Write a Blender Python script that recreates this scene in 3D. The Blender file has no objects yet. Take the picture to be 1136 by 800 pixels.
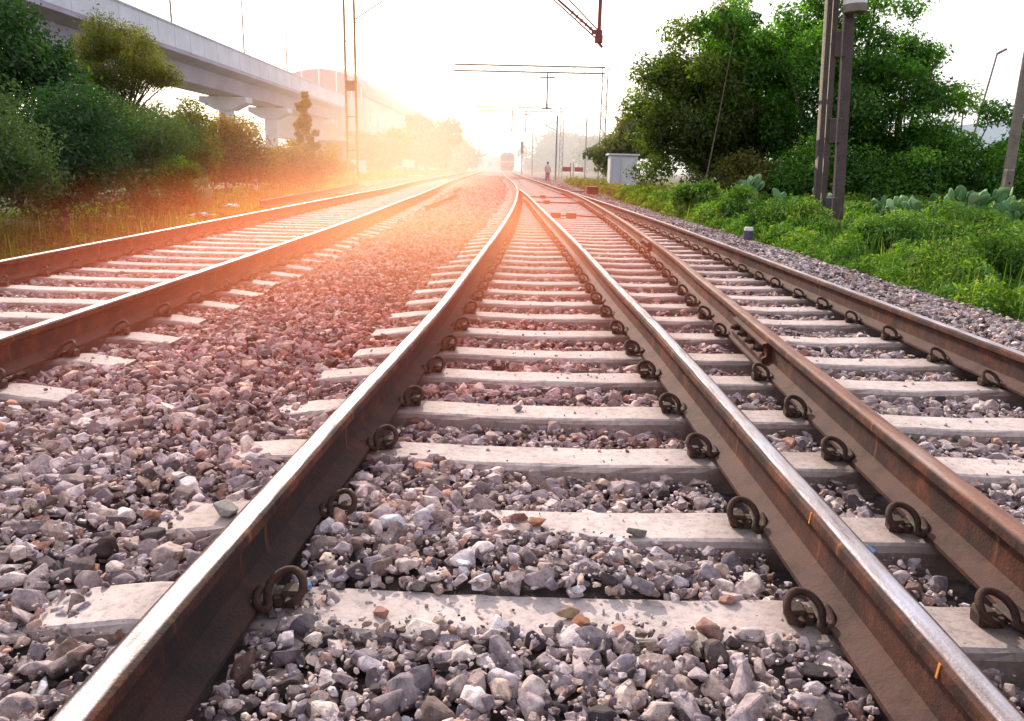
import bpy, bmesh, math, random
import numpy as np
from mathutils import Vector, Matrix
random.seed(7); RNG = np.random.default_rng(7)
SC = bpy.context.scene
COL = SC.collection
rad = math.radians
CAM_H = 1.04

# ------------------------------------------------------------------ helpers
def link(o, parent=None):
    COL.objects.link(o)
    if parent: o.parent = parent
    return o
def tag(o, label=None, cat=None, group=None, kind=None):
    for k, v in (('label', label), ('category', cat), ('group', group), ('kind', kind)):
        if v: o[k] = v
    return o
def empty(name, loc=(0, 0, 0), rz=0):
    o = bpy.data.objects.new(name, None); o.location = loc; o.rotation_euler = (0, 0, rz)
    o.empty_display_size = .2
    return link(o)
def obj(name, bm, mat, parent=None, loc=None, smooth=False):
    me = bpy.data.meshes.new(name)
    bmesh.ops.recalc_face_normals(bm, faces=bm.faces)
    bm.to_mesh(me); bm.free()
    if mat: me.materials.append(mat)
    if smooth:
        for p in me.polygons: p.use_smooth = True
    o = bpy.data.objects.new(name, me)
    if loc: o.location = loc
    return link(o, parent)
def raw(name, verts, faces_flat, nper, mat, parent=None, attrs=None, smooth=False, loc=None):
    """numpy mesh: verts (N,3), faces_flat int array, nper verts per face (int or array)"""
    me = bpy.data.meshes.new(name)
    nf = len(faces_flat)//nper
    me.vertices.add(len(verts)); me.vertices.foreach_set('co', np.ascontiguousarray(verts, dtype=np.float32).ravel())
    me.loops.add(len(faces_flat)); me.loops.foreach_set('vertex_index', np.ascontiguousarray(faces_flat, dtype=np.int32))
    me.polygons.add(nf)
    me.polygons.foreach_set('loop_start', np.arange(0, len(faces_flat), nper, dtype=np.int32))
    me.polygons.foreach_set('use_smooth', np.full(nf, smooth))
    for k, v in (attrs or {}).items():
        a = me.attributes.new(k, 'FLOAT', 'POINT'); a.data.foreach_set('value', np.asarray(v, dtype=np.float32))
    me.update(calc_edges=True)
    if mat: me.materials.append(mat)
    o = bpy.data.objects.new(name, me)
    if loc: o.location = loc
    return link(o, parent)
def box(bm, c, s, rz=0, rx=0, ry=0):
    M = Matrix.Translation(c) @ Matrix.Rotation(rz, 4, 'Z') @ Matrix.Rotation(rx, 4, 'X') @ Matrix.Rotation(ry, 4, 'Y') @ Matrix.Diagonal((s[0], s[1], s[2], 1))
    return bmesh.ops.create_cube(bm, size=1, matrix=M)['verts']
def bar(bm, a, b, r1, r2=None, seg=8):
    a = Vector(a); b = Vector(b); d = b-a
    if r2 is None: r2 = r1
    M = Matrix.Translation((a+b)/2) @ d.to_track_quat('Z', 'Y').to_matrix().to_4x4()
    return bmesh.ops.create_cone(bm, cap_ends=True, segments=seg, radius1=r1, radius2=r2, depth=d.length, matrix=M)['verts']
def flatbar(bm, a, b, w, t):
    a = Vector(a); b = Vector(b); d = b-a
    M = Matrix.Translation((a+b)/2) @ d.to_track_quat('Z', 'Y').to_matrix().to_4x4() @ Matrix.Diagonal((w, t, d.length, 1))
    return bmesh.ops.create_cube(bm, size=1, matrix=M)['verts']
def bevel(bm, off, seg=1):
    bmesh.ops.bevel(bm, geom=list(bm.edges), offset=off, segments=seg, affect='EDGES', profile=.6, clamp_overlap=True)
def tube(bm, pts, radii, seg=8):
    pts = [Vector(p) for p in pts]; rings = []
    up = Vector((0.13, 0.21, 1)).normalized()
    n = None
    for i, p in enumerate(pts):
        t = (pts[min(i+1, len(pts)-1)] - pts[max(i-1, 0)]).normalized()
        if n is None:
            n = t.cross(up)
            if n.length < .01: n = t.cross(Vector((1, 0, 0)))
        n = (n - t*n.dot(t)).normalized(); b = t.cross(n)
        r = radii[i] if hasattr(radii, '__len__') else radii
        rings.append([bm.verts.new(p + (n*math.cos(a) + b*math.sin(a))*r) for a in [2*math.pi*k/seg for k in range(seg)]])
    for i in range(len(rings)-1):
        for k in range(seg):
            bm.faces.new((rings[i][k], rings[i][(k+1) % seg], rings[i+1][(k+1) % seg], rings[i+1][k]))
    bm.faces.new(rings[0]); bm.faces.new(rings[-1][::-1])
def catmull(P, n=6):
    P = [np.array(p, float) for p in P]; P = [2*P[0]-P[1]] + P + [2*P[-1]-P[-2]]
    out = []
    for i in range(1, len(P)-2):
        for k in range(n):
            t = k/n
            out.append(.5*((2*P[i]) + (-P[i-1]+P[i+1])*t + (2*P[i-1]-5*P[i]+4*P[i+1]-P[i+2])*t*t + (-P[i-1]+3*P[i]-3*P[i+1]+P[i+2])*t**3))
    out.append(P[-2]); return out

# ------------------------------------------------------------------ materials
class NT:
    def __init__(s, name):
        s.m = bpy.data.materials.new(name); s.m.use_nodes = True; s.t = s.m.node_tree; s.t.nodes.clear()
        s.out = s.t.nodes.new('ShaderNodeOutputMaterial')
    def n(s, typ, **kw):
        nd = s.t.nodes.new('ShaderNode'+typ)
        for k, v in kw.items():
            if k.startswith('i_'):
                nd.inputs[k[2:].replace('_', ' ')].default_value = v
            else: setattr(nd, k, v)
        return nd
    def l(s, a, b): s.t.links.new(a, b)
    def noise(s, scale, detail=4, vec=None, rough=.55):
        nd = s.n('TexNoise'); nd.inputs['Scale'].default_value = scale; nd.inputs['Detail'].default_value = detail
        nd.inputs['Roughness'].default_value = rough
        if vec is not None: s.l(vec, nd.inputs['Vector'])
        return nd.outputs['Fac']
    def ramp(s, fac, stops, interp='LINEAR'):
        r = s.n('ValToRGB'); r.color_ramp.interpolation = interp
        e = r.color_ramp.elements
        while len(e) < len(stops): e.new(.5)
        for i, (p, c) in enumerate(stops):
            e[i].position = p; e[i].color = (*c, 1) if len(c) == 3 else c
        s.l(fac, r.inputs['Fac']); return r.outputs['Color']
    def mix(s, fac, a, b, mode='MIX'):
        m = s.n('Mix'); m.data_type = 'RGBA'; m.blend_type = mode
        for src, idx in ((fac, 0), (a, 6), (b, 7)):
            if hasattr(src, 'is_linked') or hasattr(src, 'links'): s.l(src, m.inputs[idx])
            elif idx == 0: m.inputs[0].default_value = src
            else: m.inputs[idx].default_value = (*src, 1)
        return m.outputs[2]
    def math(s, op, a, b=None, clamp=False):
        m = s.n('Math'); m.operation = op; m.use_clamp = clamp
        for i, v in enumerate((a, b)):
            if v is None: continue
            if hasattr(v, 'links'): s.l(v, m.inputs[i])
            else: m.inputs[i].default_value = v
        return m.outputs[0]
    def smooth(s, v, lo, hi, a=0., b=1.):
        m = s.n('MapRange'); m.interpolation_type = 'SMOOTHSTEP'; s.l(v, m.inputs[0])
        for i, x in zip((1, 2, 3, 4), (lo, hi, a, b)): m.inputs[i].default_value = x
        return m.outputs[0]
    def pos(s):
        g = s.n('NewGeometry'); x = s.n('SeparateXYZ'); s.l(g.outputs['Position'], x.inputs[0]); return g, x.outputs
    def obco(s): return s.n('TexCoord').outputs['Object']
    def bump(s, h, strength=.5, dist=.01):
        b = s.n('Bump'); b.inputs['Strength'].default_value = strength; b.inputs['Distance'].default_value = dist
        s.l(h, b.inputs['Height']); return b.outputs['Normal']
    def bsdf(s, col, rough=.8, metal=0., normal=None, spec=.4):
        b = s.n('BsdfPrincipled')
        for v, k in ((col, 'Base Color'), (rough, 'Roughness'), (metal, 'Metallic'), (spec, 'Specular IOR Level')):
            if hasattr(v, 'links'): s.l(v, b.inputs[k])
            else: b.inputs[k].default_value = (*v, 1) if k == 'Base Color' else v
        if normal is not None: s.l(normal, b.inputs['Normal'])
        return b.outputs[0]
    def done(s, sh): s.l(sh, s.out.inputs['Surface']); return s.m

def simple(name, col, rough=.7, var=.25, scale=6, metal=0, bump=.15):
    t = NT(name); v = t.obco()
    n = t.noise(scale, 5, v); c2 = tuple(x*(1-var) for x in col); c1 = tuple(min(1, x*(1+var*.5)) for x in col)
    c = t.ramp(n, [(.3, c2), (.7, c1)])
    return t.done(t.bsdf(c, rough, metal, t.bump(t.noise(scale*6, 4, v), bump, .01)))

def flare_mask(t, ps):
    """red flare glow put into the base colour: strongest in the band beside the left turnout rail a few metres out"""
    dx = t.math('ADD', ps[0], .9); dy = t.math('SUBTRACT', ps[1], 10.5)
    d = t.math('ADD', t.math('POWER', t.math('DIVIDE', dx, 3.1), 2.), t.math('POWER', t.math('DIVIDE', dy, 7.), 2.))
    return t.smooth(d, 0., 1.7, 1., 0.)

def stone_mat(name, ground=False):
    t = NT(name); g, ps = t.pos(); P = g.outputs['Position']
    if ground:
        vor = t.n('TexVoronoi'); vor.inputs['Scale'].default_value = 14; t.l(P, vor.inputs['Vector'])
        sep = t.n('SeparateXYZ'); t.l(vor.outputs['Color'], sep.inputs[0]); r = sep.outputs[0]; r2 = sep.outputs[1]
    else:
        a = t.n('Attribute'); a.attribute_name = 'tone'; r = a.outputs['Fac']
        a2 = t.n('Attribute'); a2.attribute_name = 'hue'; r2 = a2.outputs['Fac']
    base = t.ramp(r, [(0, (.06, .048, .052)), (.25, (.22, .18, .19)), (.5, (.45, .385, .395)), (.78, (.70, .62, .61)), (1, (.88, .84, .83))])
    hue = t.ramp(r2, [(0, (.85, .88, 1.0)), (.2, (.97, .93, 1.0)), (.5, (1, .95, .96)), (.74, (1, .93, .88)), (.86, (1, .87, .76)), (.94, (1, .76, .66)), (1, (1, .62, .48))])
    c = t.mix(1., base, hue, 'MULTIPLY')
    n1 = t.noise(55, 5, P, .65); n2 = t.noise(260, 3, P)
    c = t.mix(.8, c, t.ramp(n1, [(.32, (.42, .40, .41)), (.5, (.9, .88, .88)), (.66, (1.25, 1.22, 1.18))]), 'MULTIPLY')
    c = t.mix(.35, c, t.ramp(n2, [(.35, (.55, .55, .55)), (.65, (1.25, 1.22, 1.2))]), 'MULTIPLY')
    m = t.math('MULTIPLY', flare_mask(t, ps), t.smooth(t.noise(1.7, 4, P), .25, .7, .45, 1.))
    c = t.mix(t.math('MULTIPLY', m, .9), c, t.mix(1., c, (1.6, .55, .40), 'MULTIPLY'))  # red flare glow painted into the stone colour
    h = t.math('ADD', t.math('MULTIPLY', n1, 1.), t.math('MULTIPLY', n2, .4))
    if ground:
        c = t.mix(t.smooth(ps[1], 80, 110, .8, 0.), c, (.075, .056, .052))  # near bed darkened to paint the shade in gaps between stones
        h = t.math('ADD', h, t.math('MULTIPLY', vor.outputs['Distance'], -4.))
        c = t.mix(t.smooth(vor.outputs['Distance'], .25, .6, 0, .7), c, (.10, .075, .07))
    return t.done(t.bsdf(c, .85, 0, t.bump(h, .6 if not ground else .9, .004 if not ground else .03), .3))

def concrete_mat(name, col=(.62, .53, .53), dirt=.85, seat=False):
    t = NT(name); g, ps = t.pos(); P = g.outputs['Position']
    n1 = t.noise(4, 6, P, .65); n2 = t.noise(40, 5, P, .7); n3 = t.noise(1.1, 3, P)
    c = t.ramp(n1, [(.25, tuple(x*.62 for x in col)), (.5, tuple(x*.93 for x in col)), (.75, tuple(min(1, x*1.12) for x in col))])
    c = t.mix(dirt*.7, c, t.ramp(n2, [(.33, (.45, .4, .38)), (.5, (.95, .94, .92)), (.7, (1.12, 1.1, 1.08))]), 'MULTIPLY')
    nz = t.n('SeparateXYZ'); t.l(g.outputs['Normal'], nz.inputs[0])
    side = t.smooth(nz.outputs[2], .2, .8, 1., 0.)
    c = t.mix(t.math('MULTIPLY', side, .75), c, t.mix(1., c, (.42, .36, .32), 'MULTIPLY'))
    if seat:
        at = t.n('Attribute'); at.attribute_name = 'seat'
        c = t.mix(t.math('MULTIPLY', at.outputs['Fac'], t.smooth(n1, .3, .62, .35, .9)), c, (.10, .06, .045))
        c = t.mix(t.smooth(n3, .52, .7, 0, .5), c, t.mix(1., c, (.72, .62, .55), 'MULTIPLY'))
    # pits
    v = t.n('TexVoronoi'); v.inputs['Scale'].default_value = 45; t.l(P, v.inputs['Vector'])
    pit = t.math('MULTIPLY', t.smooth(v.outputs['Distance'], .08, .2, 1., 0.), t.smooth(n2, .5, .6))
    c = t.mix(t.math('MULTIPLY', pit, .7), c, (.16, .13, .12))
    c = t.mix(t.math('MULTIPLY', flare_mask(t, ps), .7), c, t.mix(1., c, (1.25, .78, .68), 'MULTIPLY'))  # flare glow painted onto the concrete as a warm tint
    h = t.math('SUBTRACT', t.math('ADD', n2, t.math('MULTIPLY', n1, 2.)), pit)
    return t.done(t.bsdf(c, .85, 0, t.bump(h, .5, .006), .3))

def rail_mat(name, polish=1., rusttop=0., dust=1.):
    t = NT(name); g, ps = t.pos(); P = g.outputs['Position']
    mp = t.n('Mapping'); t.l(P, mp.inputs[0]); mp.inputs['Scale'].default_value = (1, .12, 1)
    st = t.noise(30, 5, mp.outputs[0], .65); n1 = t.noise(7, 6, P, .7); n2 = t.noise(90, 4, P, .7); n3 = t.noise(2.2, 4, P)
    c = t.ramp(n1, [(.28, (.010, .004, .004)), (.45, (.038, .011, .008)), (.6, (.105, .030, .014)), (.78, (.27, .078, .028))])
    c = t.mix(.5, c, t.ramp(n2, [(.3, (.4, .38, .38)), (.7, (1.3, 1.25, 1.2))]), 'MULTIPLY')
    nz = t.n('SeparateXYZ'); t.l(g.outputs['Normal'], nz.inputs[0])
    # dust on the foot
    foot = t.math('MULTIPLY', t.smooth(ps[2], .03, .07, 1., 0.), t.smooth(nz.outputs[2], .3, .85))
    c = t.mix(t.math('MULTIPLY', foot, t.smooth(n1, .3, .6, .35*dust, .95*dust)), c, (.085, .043, .036))
    web = t.math('MULTIPLY', t.smooth(ps[2], .125, .145, 1., 0.), t.smooth(nz.outputs[2], .3, .6, 1., 0.))
    c = t.mix(t.math('MULTIPLY', web, t.smooth(n3, .35, .65, .0, .45*dust)), c, (.070, .034, .028))
    c = t.mix(t.math('MULTIPLY', t.smooth(ps[2], .13, .14, 1., 0.), .75*(1-dust)), c, (.018, .012, .014))  # low dust value paints the shaded web and foot nearly black
    dy_ = t.noise(1, 2, None); mpy = t.n('Mapping'); t.l(P, mpy.inputs[0]); mpy.inputs['Scale'].default_value = (0, 9, .6); dy_ = t.noise(1.0, 3, mpy.outputs[0], .6)
    c = t.mix(t.math('MULTIPLY', t.smooth(dy_, .60, .68, 0, .75), t.smooth(ps[2], .03, .06)), c, (.26, .095, .03))
    c = t.mix(t.math('MULTIPLY', flare_mask(t, ps), .75), c, t.mix(1., c, (2.2, .95, .6), 'MULTIPLY'))  # flare glow reddens the rail colour here
    edge = t.math('ADD', nz.outputs[2], t.math('MULTIPLY', t.math('SUBTRACT', t.noise(22, 5, mp.outputs[0], .7), .5), .10))
    top = t.math('MULTIPLY', t.smooth(edge, .925 if polish > .5 else .8, .98 if polish > .5 else .97), t.smooth(ps[2], .17, .175))
    topc = t.ramp(st, [(.3, (.22, .17, .17)), (.5, (.40, .36, .39)), (.7, (.60, .58, .68))])
    if rusttop: topc = t.ramp(t.noise(14, 6, mp.outputs[0], .7), [(.3, (.10, .045, .035)), (.5, (.24, .11, .08)), (.64, (.30, .22, .20))])
    c = t.mix(top, c, topc)
    metal = t.math('MULTIPLY', top, .75 if not rusttop else .15)
    rough = t.math('SUBTRACT', .82, t.math('MULTIPLY', top, t.smooth(st, .3, .7, .18, .46) if not rusttop else .2))
    return t.done(t.bsdf(c, rough, metal, t.bump(t.math('ADD', n2, n1), .7, .004), .4))

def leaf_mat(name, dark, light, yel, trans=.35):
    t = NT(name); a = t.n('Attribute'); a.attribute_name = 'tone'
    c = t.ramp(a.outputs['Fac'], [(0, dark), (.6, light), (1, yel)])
    d = t.n('BsdfDiffuse'); t.l(c, d.inputs[0]); tr = t.n('BsdfTranslucent')
    t.l(t.mix(1., c, (1.3, 1.5, .5), 'MULTIPLY'), tr.inputs[0])
    gl = t.n('BsdfGlossy'); gl.inputs['Roughness'].default_value = .5; gl.inputs[0].default_value = (.8, .85, .8, 1)
    m = t.n('MixShader'); m.inputs[0].default_value = trans; t.l(d.outputs[0], m.inputs[1]); t.l(tr.outputs[0], m.inputs[2])
    m2 = t.n('MixShader'); m2.inputs[0].default_value = .04; t.l(m.outputs[0], m2.inputs[1]); t.l(gl.outputs[0], m2.inputs[2])
    return t.done(m2.outputs[0])

M = {}
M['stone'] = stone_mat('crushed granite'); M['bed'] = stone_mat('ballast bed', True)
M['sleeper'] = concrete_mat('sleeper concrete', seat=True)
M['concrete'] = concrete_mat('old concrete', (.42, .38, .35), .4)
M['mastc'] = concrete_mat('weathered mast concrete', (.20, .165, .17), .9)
M['viaduct'] = simple('viaduct concrete', (.66, .68, .80), .9, .18, .35, bump=.1)  # pale lavender air haze put into the concrete colour
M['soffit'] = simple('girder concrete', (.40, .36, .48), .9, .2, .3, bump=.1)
M['rail_bright'] = rail_mat('running rail steel'); M['rail_dark'] = rail_mat('running rail steel with shaded web', dust=.25); M['rail_rusty'] = rail_mat('rusted rail steel', 0, 1)  # low dust on rail_dark also paints its web and foot as shaded
M['clip'] = simple('rusted spring steel', (.060, .026, .018), .75, .7, 30, .1, .5)
M['insert'] = simple('cast iron insert', (.085, .05, .038), .85, .5, 30, 0, .3)
M['liner'] = simple('liner', (.10, .075, .065), .8, .4, 30)
M['orange'] = simple('orange paint', (.75, .28, .04), .6, .2, 60)
M['bark'] = simple('bark', (.13, .095, .07), .95, .5, 8, bump=.6)
M['twig'] = simple('dry twig', (.18, .13, .10), .95, .4, 8)
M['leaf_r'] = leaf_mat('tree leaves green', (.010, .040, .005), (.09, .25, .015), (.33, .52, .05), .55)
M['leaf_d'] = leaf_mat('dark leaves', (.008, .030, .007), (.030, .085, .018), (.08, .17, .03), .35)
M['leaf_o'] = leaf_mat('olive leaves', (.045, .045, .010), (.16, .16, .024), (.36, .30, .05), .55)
M['leaf_q'] = leaf_mat('flare tinted tree leaves', (.030, .040, .006), (.13, .19, .016), (.34, .40, .05), .55)  # warm flare tint mixed into the leaf green
M['leaf_w'] = leaf_mat('dusty shrub leaves', (.020, .042, .014), (.075, .125, .042), (.16, .21, .07))
M['leaf_b'] = leaf_mat('browning leaves', (.07, .036, .008), (.26, .14, .022), (.46, .28, .04), .5)
M['leaf_y'] = leaf_mat('yellow green leaves', (.08, .10, .02), (.20, .20, .04), (.34, .28, .06))
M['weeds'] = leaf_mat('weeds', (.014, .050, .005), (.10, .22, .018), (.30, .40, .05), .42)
M['cactus'] = leaf_mat('cactus pads', (.06, .16, .05), (.17, .34, .13), (.42, .55, .30), .1)
M['white'] = simple('white paint', (.75, .74, .78), .6, .1, 4)
M['steel'] = simple('galvanised steel', (.24, .17, .18), .6, .25, 5, .2)
M['redsteel'] = simple('red oxide steel', (.30, .07, .06), .6, .25, 5, .1)
M['goldsteel'] = simple('ochre pole steel', (.50, .24, .09), .6, .25, 5, .1)  # ochre colour of the twin poles
M['red'] = simple('red paint', (.45, .06, .05), .55, .2, 4)
M['trainred'] = simple('locomotive red', (.62, .015, .02), .5, .1, 2); M['cream'] = simple('cream paint', (.70, .58, .38), .55, .1, 3)
M['darkglass'] = simple('dark glass', (.03, .03, .04), .15, .1, 3)
M['roof'] = simple('roof sheet', (.34, .08, .12), .6, .2, .4)
M['wall'] = simple('station wall', (.55, .53, .55), .9, .1, .3)
M['blue'] = simple('blue grey wall', (.40, .50, .62), .9, .1, .5)
M['black'] = simple('black', (.02, .02, .02), .7, .2, 5)
M['brown'] = simple('brown wall', (.30, .19, .15), .9, .2, 1)
M['skin'] = simple('skin', (.25, .13, .08), .6, .05, 5)
M['magenta'] = simple('magenta cloth', (.42, .04, .20), .8, .1, 5)
M['pink'] = simple('pale pink cloth', (.70, .48, .48), .8, .1, 5)
M['hair'] = simple('black hair', (.015, .012, .012), .6, .1, 9)
M['plastic'] = simple('white plastic', (.75, .75, .78), .45, .15, 9)
M['bluep'] = simple('blue plastic', (.12, .25, .5), .4, .15, 9)

# ------------------------------------------------------------------ track geometry
HEAD = .185
RAILS = {
 'L': [(-.705, .2), (-.68, 1.2), (-.635, 2.1), (-.595, 2.8), (-.52, 3.95), (-.445, 5.3), (-.345, 7.9), (-.205, 11.8), (-.075, 16.8), (.02, 22.7), (.075, 31.5), (.0, 40), (-.27, 53), (-.95, 78), (-2.1, 128), (-3.1, 185), (-4.5, 300)],
 'R': [(.83, .2), (.825, 1.2), (.825, 3), (.815, 4.6), (.785, 6.2), (.745, 9.5), (.665, 13.5), (.565, 18), (.42, 25), (.16, 33.6)],
 'T': [(1.235, .6), (1.285, 1.8), (1.32, 2.6), (1.36, 3.3), (1.43, 4.5), (1.50, 5.6), (1.555, 6.6), (1.70, 9), (1.91, 14.5), (2.03, 20), (2.10, 26), (2.06, 30.5)],
 'Q': [(2.56, .5), (2.57, 4), (2.575, 8), (2.56, 13), (2.49, 17), (2.30, 25), (2.14, 30.5), (1.84, 39), (1.52, 53), (.85, 78), (-.35, 128), (-1.35, 185), (-2.75, 300)],
 'N': [(-2.50, 1.0), (-2.50, 4), (-2.52, 8), (-2.60, 13), (-2.82, 20), (-3.13, 30), (-4.25, 60), (-6.2, 145), (-9.5, 300)],
 'P': [(-4.32, 1.0), (-4.33, 6), (-4.40, 9), (-4.60, 16), (-4.82, 25), (-4.98, 32), (-6.1, 60), (-8.05, 145), (-11.4, 300)],
}
RC = {k: np.array(catmull(v, 8)) for k, v in RAILS.items()}
def rx(k, y):
    a = RC[k]; return np.interp(y, a[:, 1], a[:, 0])

def rail_profile():
    h = []  # half profile from bottom centre (x>=0 side), z up
    h += [(.075, 0), (.075, .012), (.03, .026), (.011, .04), (.0085, .075), (.010, .12), (.017, .135), (.035, .142), (.036, .160), (.034, .168), (.027, .1735), (.012, .1755)]
    pr = [(x, z) for x, z in h] + [(-x, z) for x, z in reversed(h)]
    return [(x, z + HEAD - .1755) for x, z in pr]
PROF = rail_profile()
def sweep_rail(bm, pts, z0=0, taper_tip=False):
    pts = [Vector((p[0], p[1], z0)) for p in pts]; rings = []
    for i, p in enumerate(pts):
        t = (pts[min(i+1, len(pts)-1)] - pts[max(i-1, 0)]).normalized(); nrm = Vector((t.y, -t.x, 0))
        rings.append([bm.verts.new(p + nrm*x + Vector((0, 0, z))) for x, z in PROF])
    n = len(PROF)
    for i in range(len(rings)-1):
        for k in range(n):
            bm.faces.new((rings[i][k], rings[i][(k+1) % n], rings[i+1][(k+1) % n], rings[i+1][k]))
    bm.faces.new(rings[0]); bm.faces.new(rings[-1][::-1])
def make_rail(pts, mat, label, group=None, z0=0):
    bm = bmesh.new(); sweep_rail(bm, pts, z0)
    o = obj('steel_rail', bm, mat)
    for p in o.data.polygons: p.use_smooth = True
    o.data.set_sharp_from_angle(angle=rad(32))
    return tag(o, label, 'rail', group)
G_T, G_L = 'rails of the turnout', 'rails of the left track'
rl = make_rail(RC['L'], M['rail_dark'], 'long polished rail bending away from the bottom left towards the red train', G_T)
rr = make_rail(RC['R'], M['rail_bright'], 'bright steel rail with orange paint ticks, right side of the V in the middle', G_T)
rt = make_rail(RC['T'], M['rail_rusty'], 'rusty topped rail with a bolted joint bar, between two shiny rails', G_T)
rq = make_rail(RC['Q'], M['rail_bright'], 'shiny outer rail running beside the ballast shoulder and green weeds', G_T)
rn = make_rail(RC['N'], M['rail_bright'], 'near rail of the separate left track, beside the open stone field', G_L)
rp = make_rail(RC['P'], M['rail_bright'], 'outer rail of the separate left track, next to the bushes and verge', G_L)
# paint ticks on the head side of R
for y in (1.93, 1.28):
    bm = bmesh.new(); x = rx('R', y)
    box(bm, (x-.0368, y, .166), (.002, .006, .03), ry=.1)
    obj('paint_tick', bm, M['orange'], rr)
# joint bar on T
def fishplate(y0, y1, side, k, parent):
    bm = bmesh.new(); n = 6; rows = []
    for i in range(n+1):
        y = y0+(y1-y0)*i/n; x = rx(k, y)
        rows.append([bm.verts.new((x+side*a, y, z)) for a, z in ((.011, .042), (.058, .036), (.062, .06), (.036, .075), (.036, .12), (.064, .133), (.064, .142), (.038, .1495), (.012, .14))])
    for i in range(n):
        for q in range(9): bm.faces.new((rows[i][q], rows[i][(q+1) % 9], rows[i+1][(q+1) % 9], rows[i+1][q]))
    bm.faces.new(rows[0]); bm.faces.new(rows[-1][::-1])
    f = obj('joint_bar', bm, M['rail_rusty'], parent)
    for i in range(4):
        y = y0+(y1-y0)*(i+.5)/4; x = rx(k, y)
        bm = bmesh.new(); bar(bm, (x+side*.034, y, .098), (x+side*.072, y, .098), .019, .019, 6)
        bar(bm, (x+side*.07, y, .098), (x+side*.09, y, .098), .011, .011, 8)
        obj('bolt', bm, M['clip'], f)
fishplate(4.2, 5.0, -1, 'T', rt)
fishplate(10.2, 10.9, -1, 'T', rt)

# sleepers -------------------------------------------------------------
SL_T = [1.73, 2.25, 2.84, 3.40, 4.01, 4.53, 5.13, 5.74]
while SL_T[-1] < 74: SL_T.append(SL_T[-1] + .585 + random.uniform(-.025, .025))
SL_L = [2.95]
while SL_L[-1] < 70: SL_L.append(SL_L[-1] + .60 + random.uniform(-.025, .025))
SLP = -.018
def sleeper_bm(x0, x1, seats, rough=.003):
    """prestressed sleeper lying along x, origin at x=0, crisp top, battered sides, raised rail seats"""
    xs = np.linspace(x0, x1, max(8, int((x1-x0)/.08))); bm = bmesh.new(); rows = []
    for i, x in enumerate(xs):
        e = min(x-x0, x1-x); drop = .022*max(0, 1-e/.25)
        m = min([abs(x-s) for s in seats]); zt = -.004 - drop - .010*min(1, max(0, (m-.16)/.35))
        w = .098; j = lambda: random.uniform(-rough, rough)
        rows.append([bm.verts.new((x+(0 if 0 < i < len(xs)-1 else (.004 if i == 0 else -.004)), yy+j(), zz+j()*.5)) for yy, zz in
            ((-.135, -.21), (-w-.010, zt-.022), (-w, zt-.006), (-w+.012, zt), (w-.012, zt), (w, zt-.006), (w+.010, zt-.022), (.135, -.21))])
    for i in range(len(rows)-1):
        for k in range(7): bm.faces.new((rows[i][k], rows[i][k+1], rows[i+1][k+1], rows[i+1][k]))
        bm.faces.new((rows[i][7], rows[i][0], rows[i+1][0], rows[i+1][7]))
    bm.faces.new(rows[0]); bm.faces.new(rows[-1][::-1])
    return bm
def seat_attr(o, seats):
    a = o.data.attributes.new('seat', 'FLOAT', 'POINT')
    a.data.foreach_set('value', [math.exp(-(min(abs(v.co.x-q) for q in seats)/.19)**2) for v in o.data.vertices])
def clip_mesh():
    """spring clip; local +x points to the rail, y along the rail"""
    P = [(-.010, .058, .024), (-.010, .02, .024), (-.010, -.03, .024), (-.014, -.050, .027), (-.034, -.056, .040), (-.050, -.042, .060), (-.046, -.016, .083), (-.024, .004, .096), (.004, .006, .094),
         (.028, -.008, .080), (.040, -.028, .060), (.036, -.050, .042), (.030, -.066, .030), (.044, -.072, .022), (.064, -.052, .026), (.070, -.016, .036), (.066, .012, .040)]
    bm = bmesh.new(); tube(bm, catmull(P, 3), .0112, 8)
    me = bpy.data.meshes.new('rail_clip'); bmesh.ops.recalc_face_normals(bm, faces=bm.faces); bm.to_mesh(me); bm.free(); me.materials.append(M['clip'])
    for p in me.polygons: p.use_smooth = True
    return me
def insert_mesh():
    bm = bmesh.new()
    box(bm, (-.014, .010, .018), (.050, .058, .050)); box(bm, (.030, .012, .012), (.05, .04, .03)); bevel(bm, .008)
    box(bm, (.012, .012, .008), (.03, .06, .03))
    me = bpy.data.meshes.new('insert'); bm.to_mesh(me); bm.free(); me.materials.append(M['insert']); return me
def liner_mesh():
    bm = bmesh.new(); box(bm, (.058, 0, .0275), (.05, .10, .010)); bevel(bm, .003)
    me = bpy.data.meshes.new('liner'); bm.to_mesh(me); bm.free(); me.materials.append(M['liner']); return me
CLIP, INS, LIN = clip_mesh(), insert_mesh(), liner_mesh()
def add_clip(parent, x, dy, side, first):
    """side=+1: clip stands left of the rail"""
    c = bpy.data.objects.new('rail_clip', CLIP); s = bpy.data.objects.new('clip_insert', INS); l = bpy.data.objects.new('liner', LIN)
    j = random.uniform(-.10, .10)
    c.location = (x + side*.006, dy + random.uniform(-.008, .008), 0); q_ = random.uniform(.82, .92); c.scale = (side*q_, q_, q_*random.uniform(.9, 1.02)); c.rotation_euler = (random.uniform(-.12, .12), random.uniform(-.08, .08), j*1.6)
    link(c, parent)
    for q in (s, l): link(q, c)
NEAR_LABELS = ['pale concrete sleeper nearest the camera, two touching brown stones on it',
 'concrete sleeper mostly buried in stones, with an orange pink stone on it',
 'concrete sleeper with its left half under stones, third from the camera',
 'clean full sleeper between the V rails, fourth from the camera', 'fifth concrete sleeper from the camera under the V rails', 'sixth concrete sleeper from the camera under the V rails']
FOOT = .0175  # clip distance from rail axis to clip origin is .115
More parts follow.
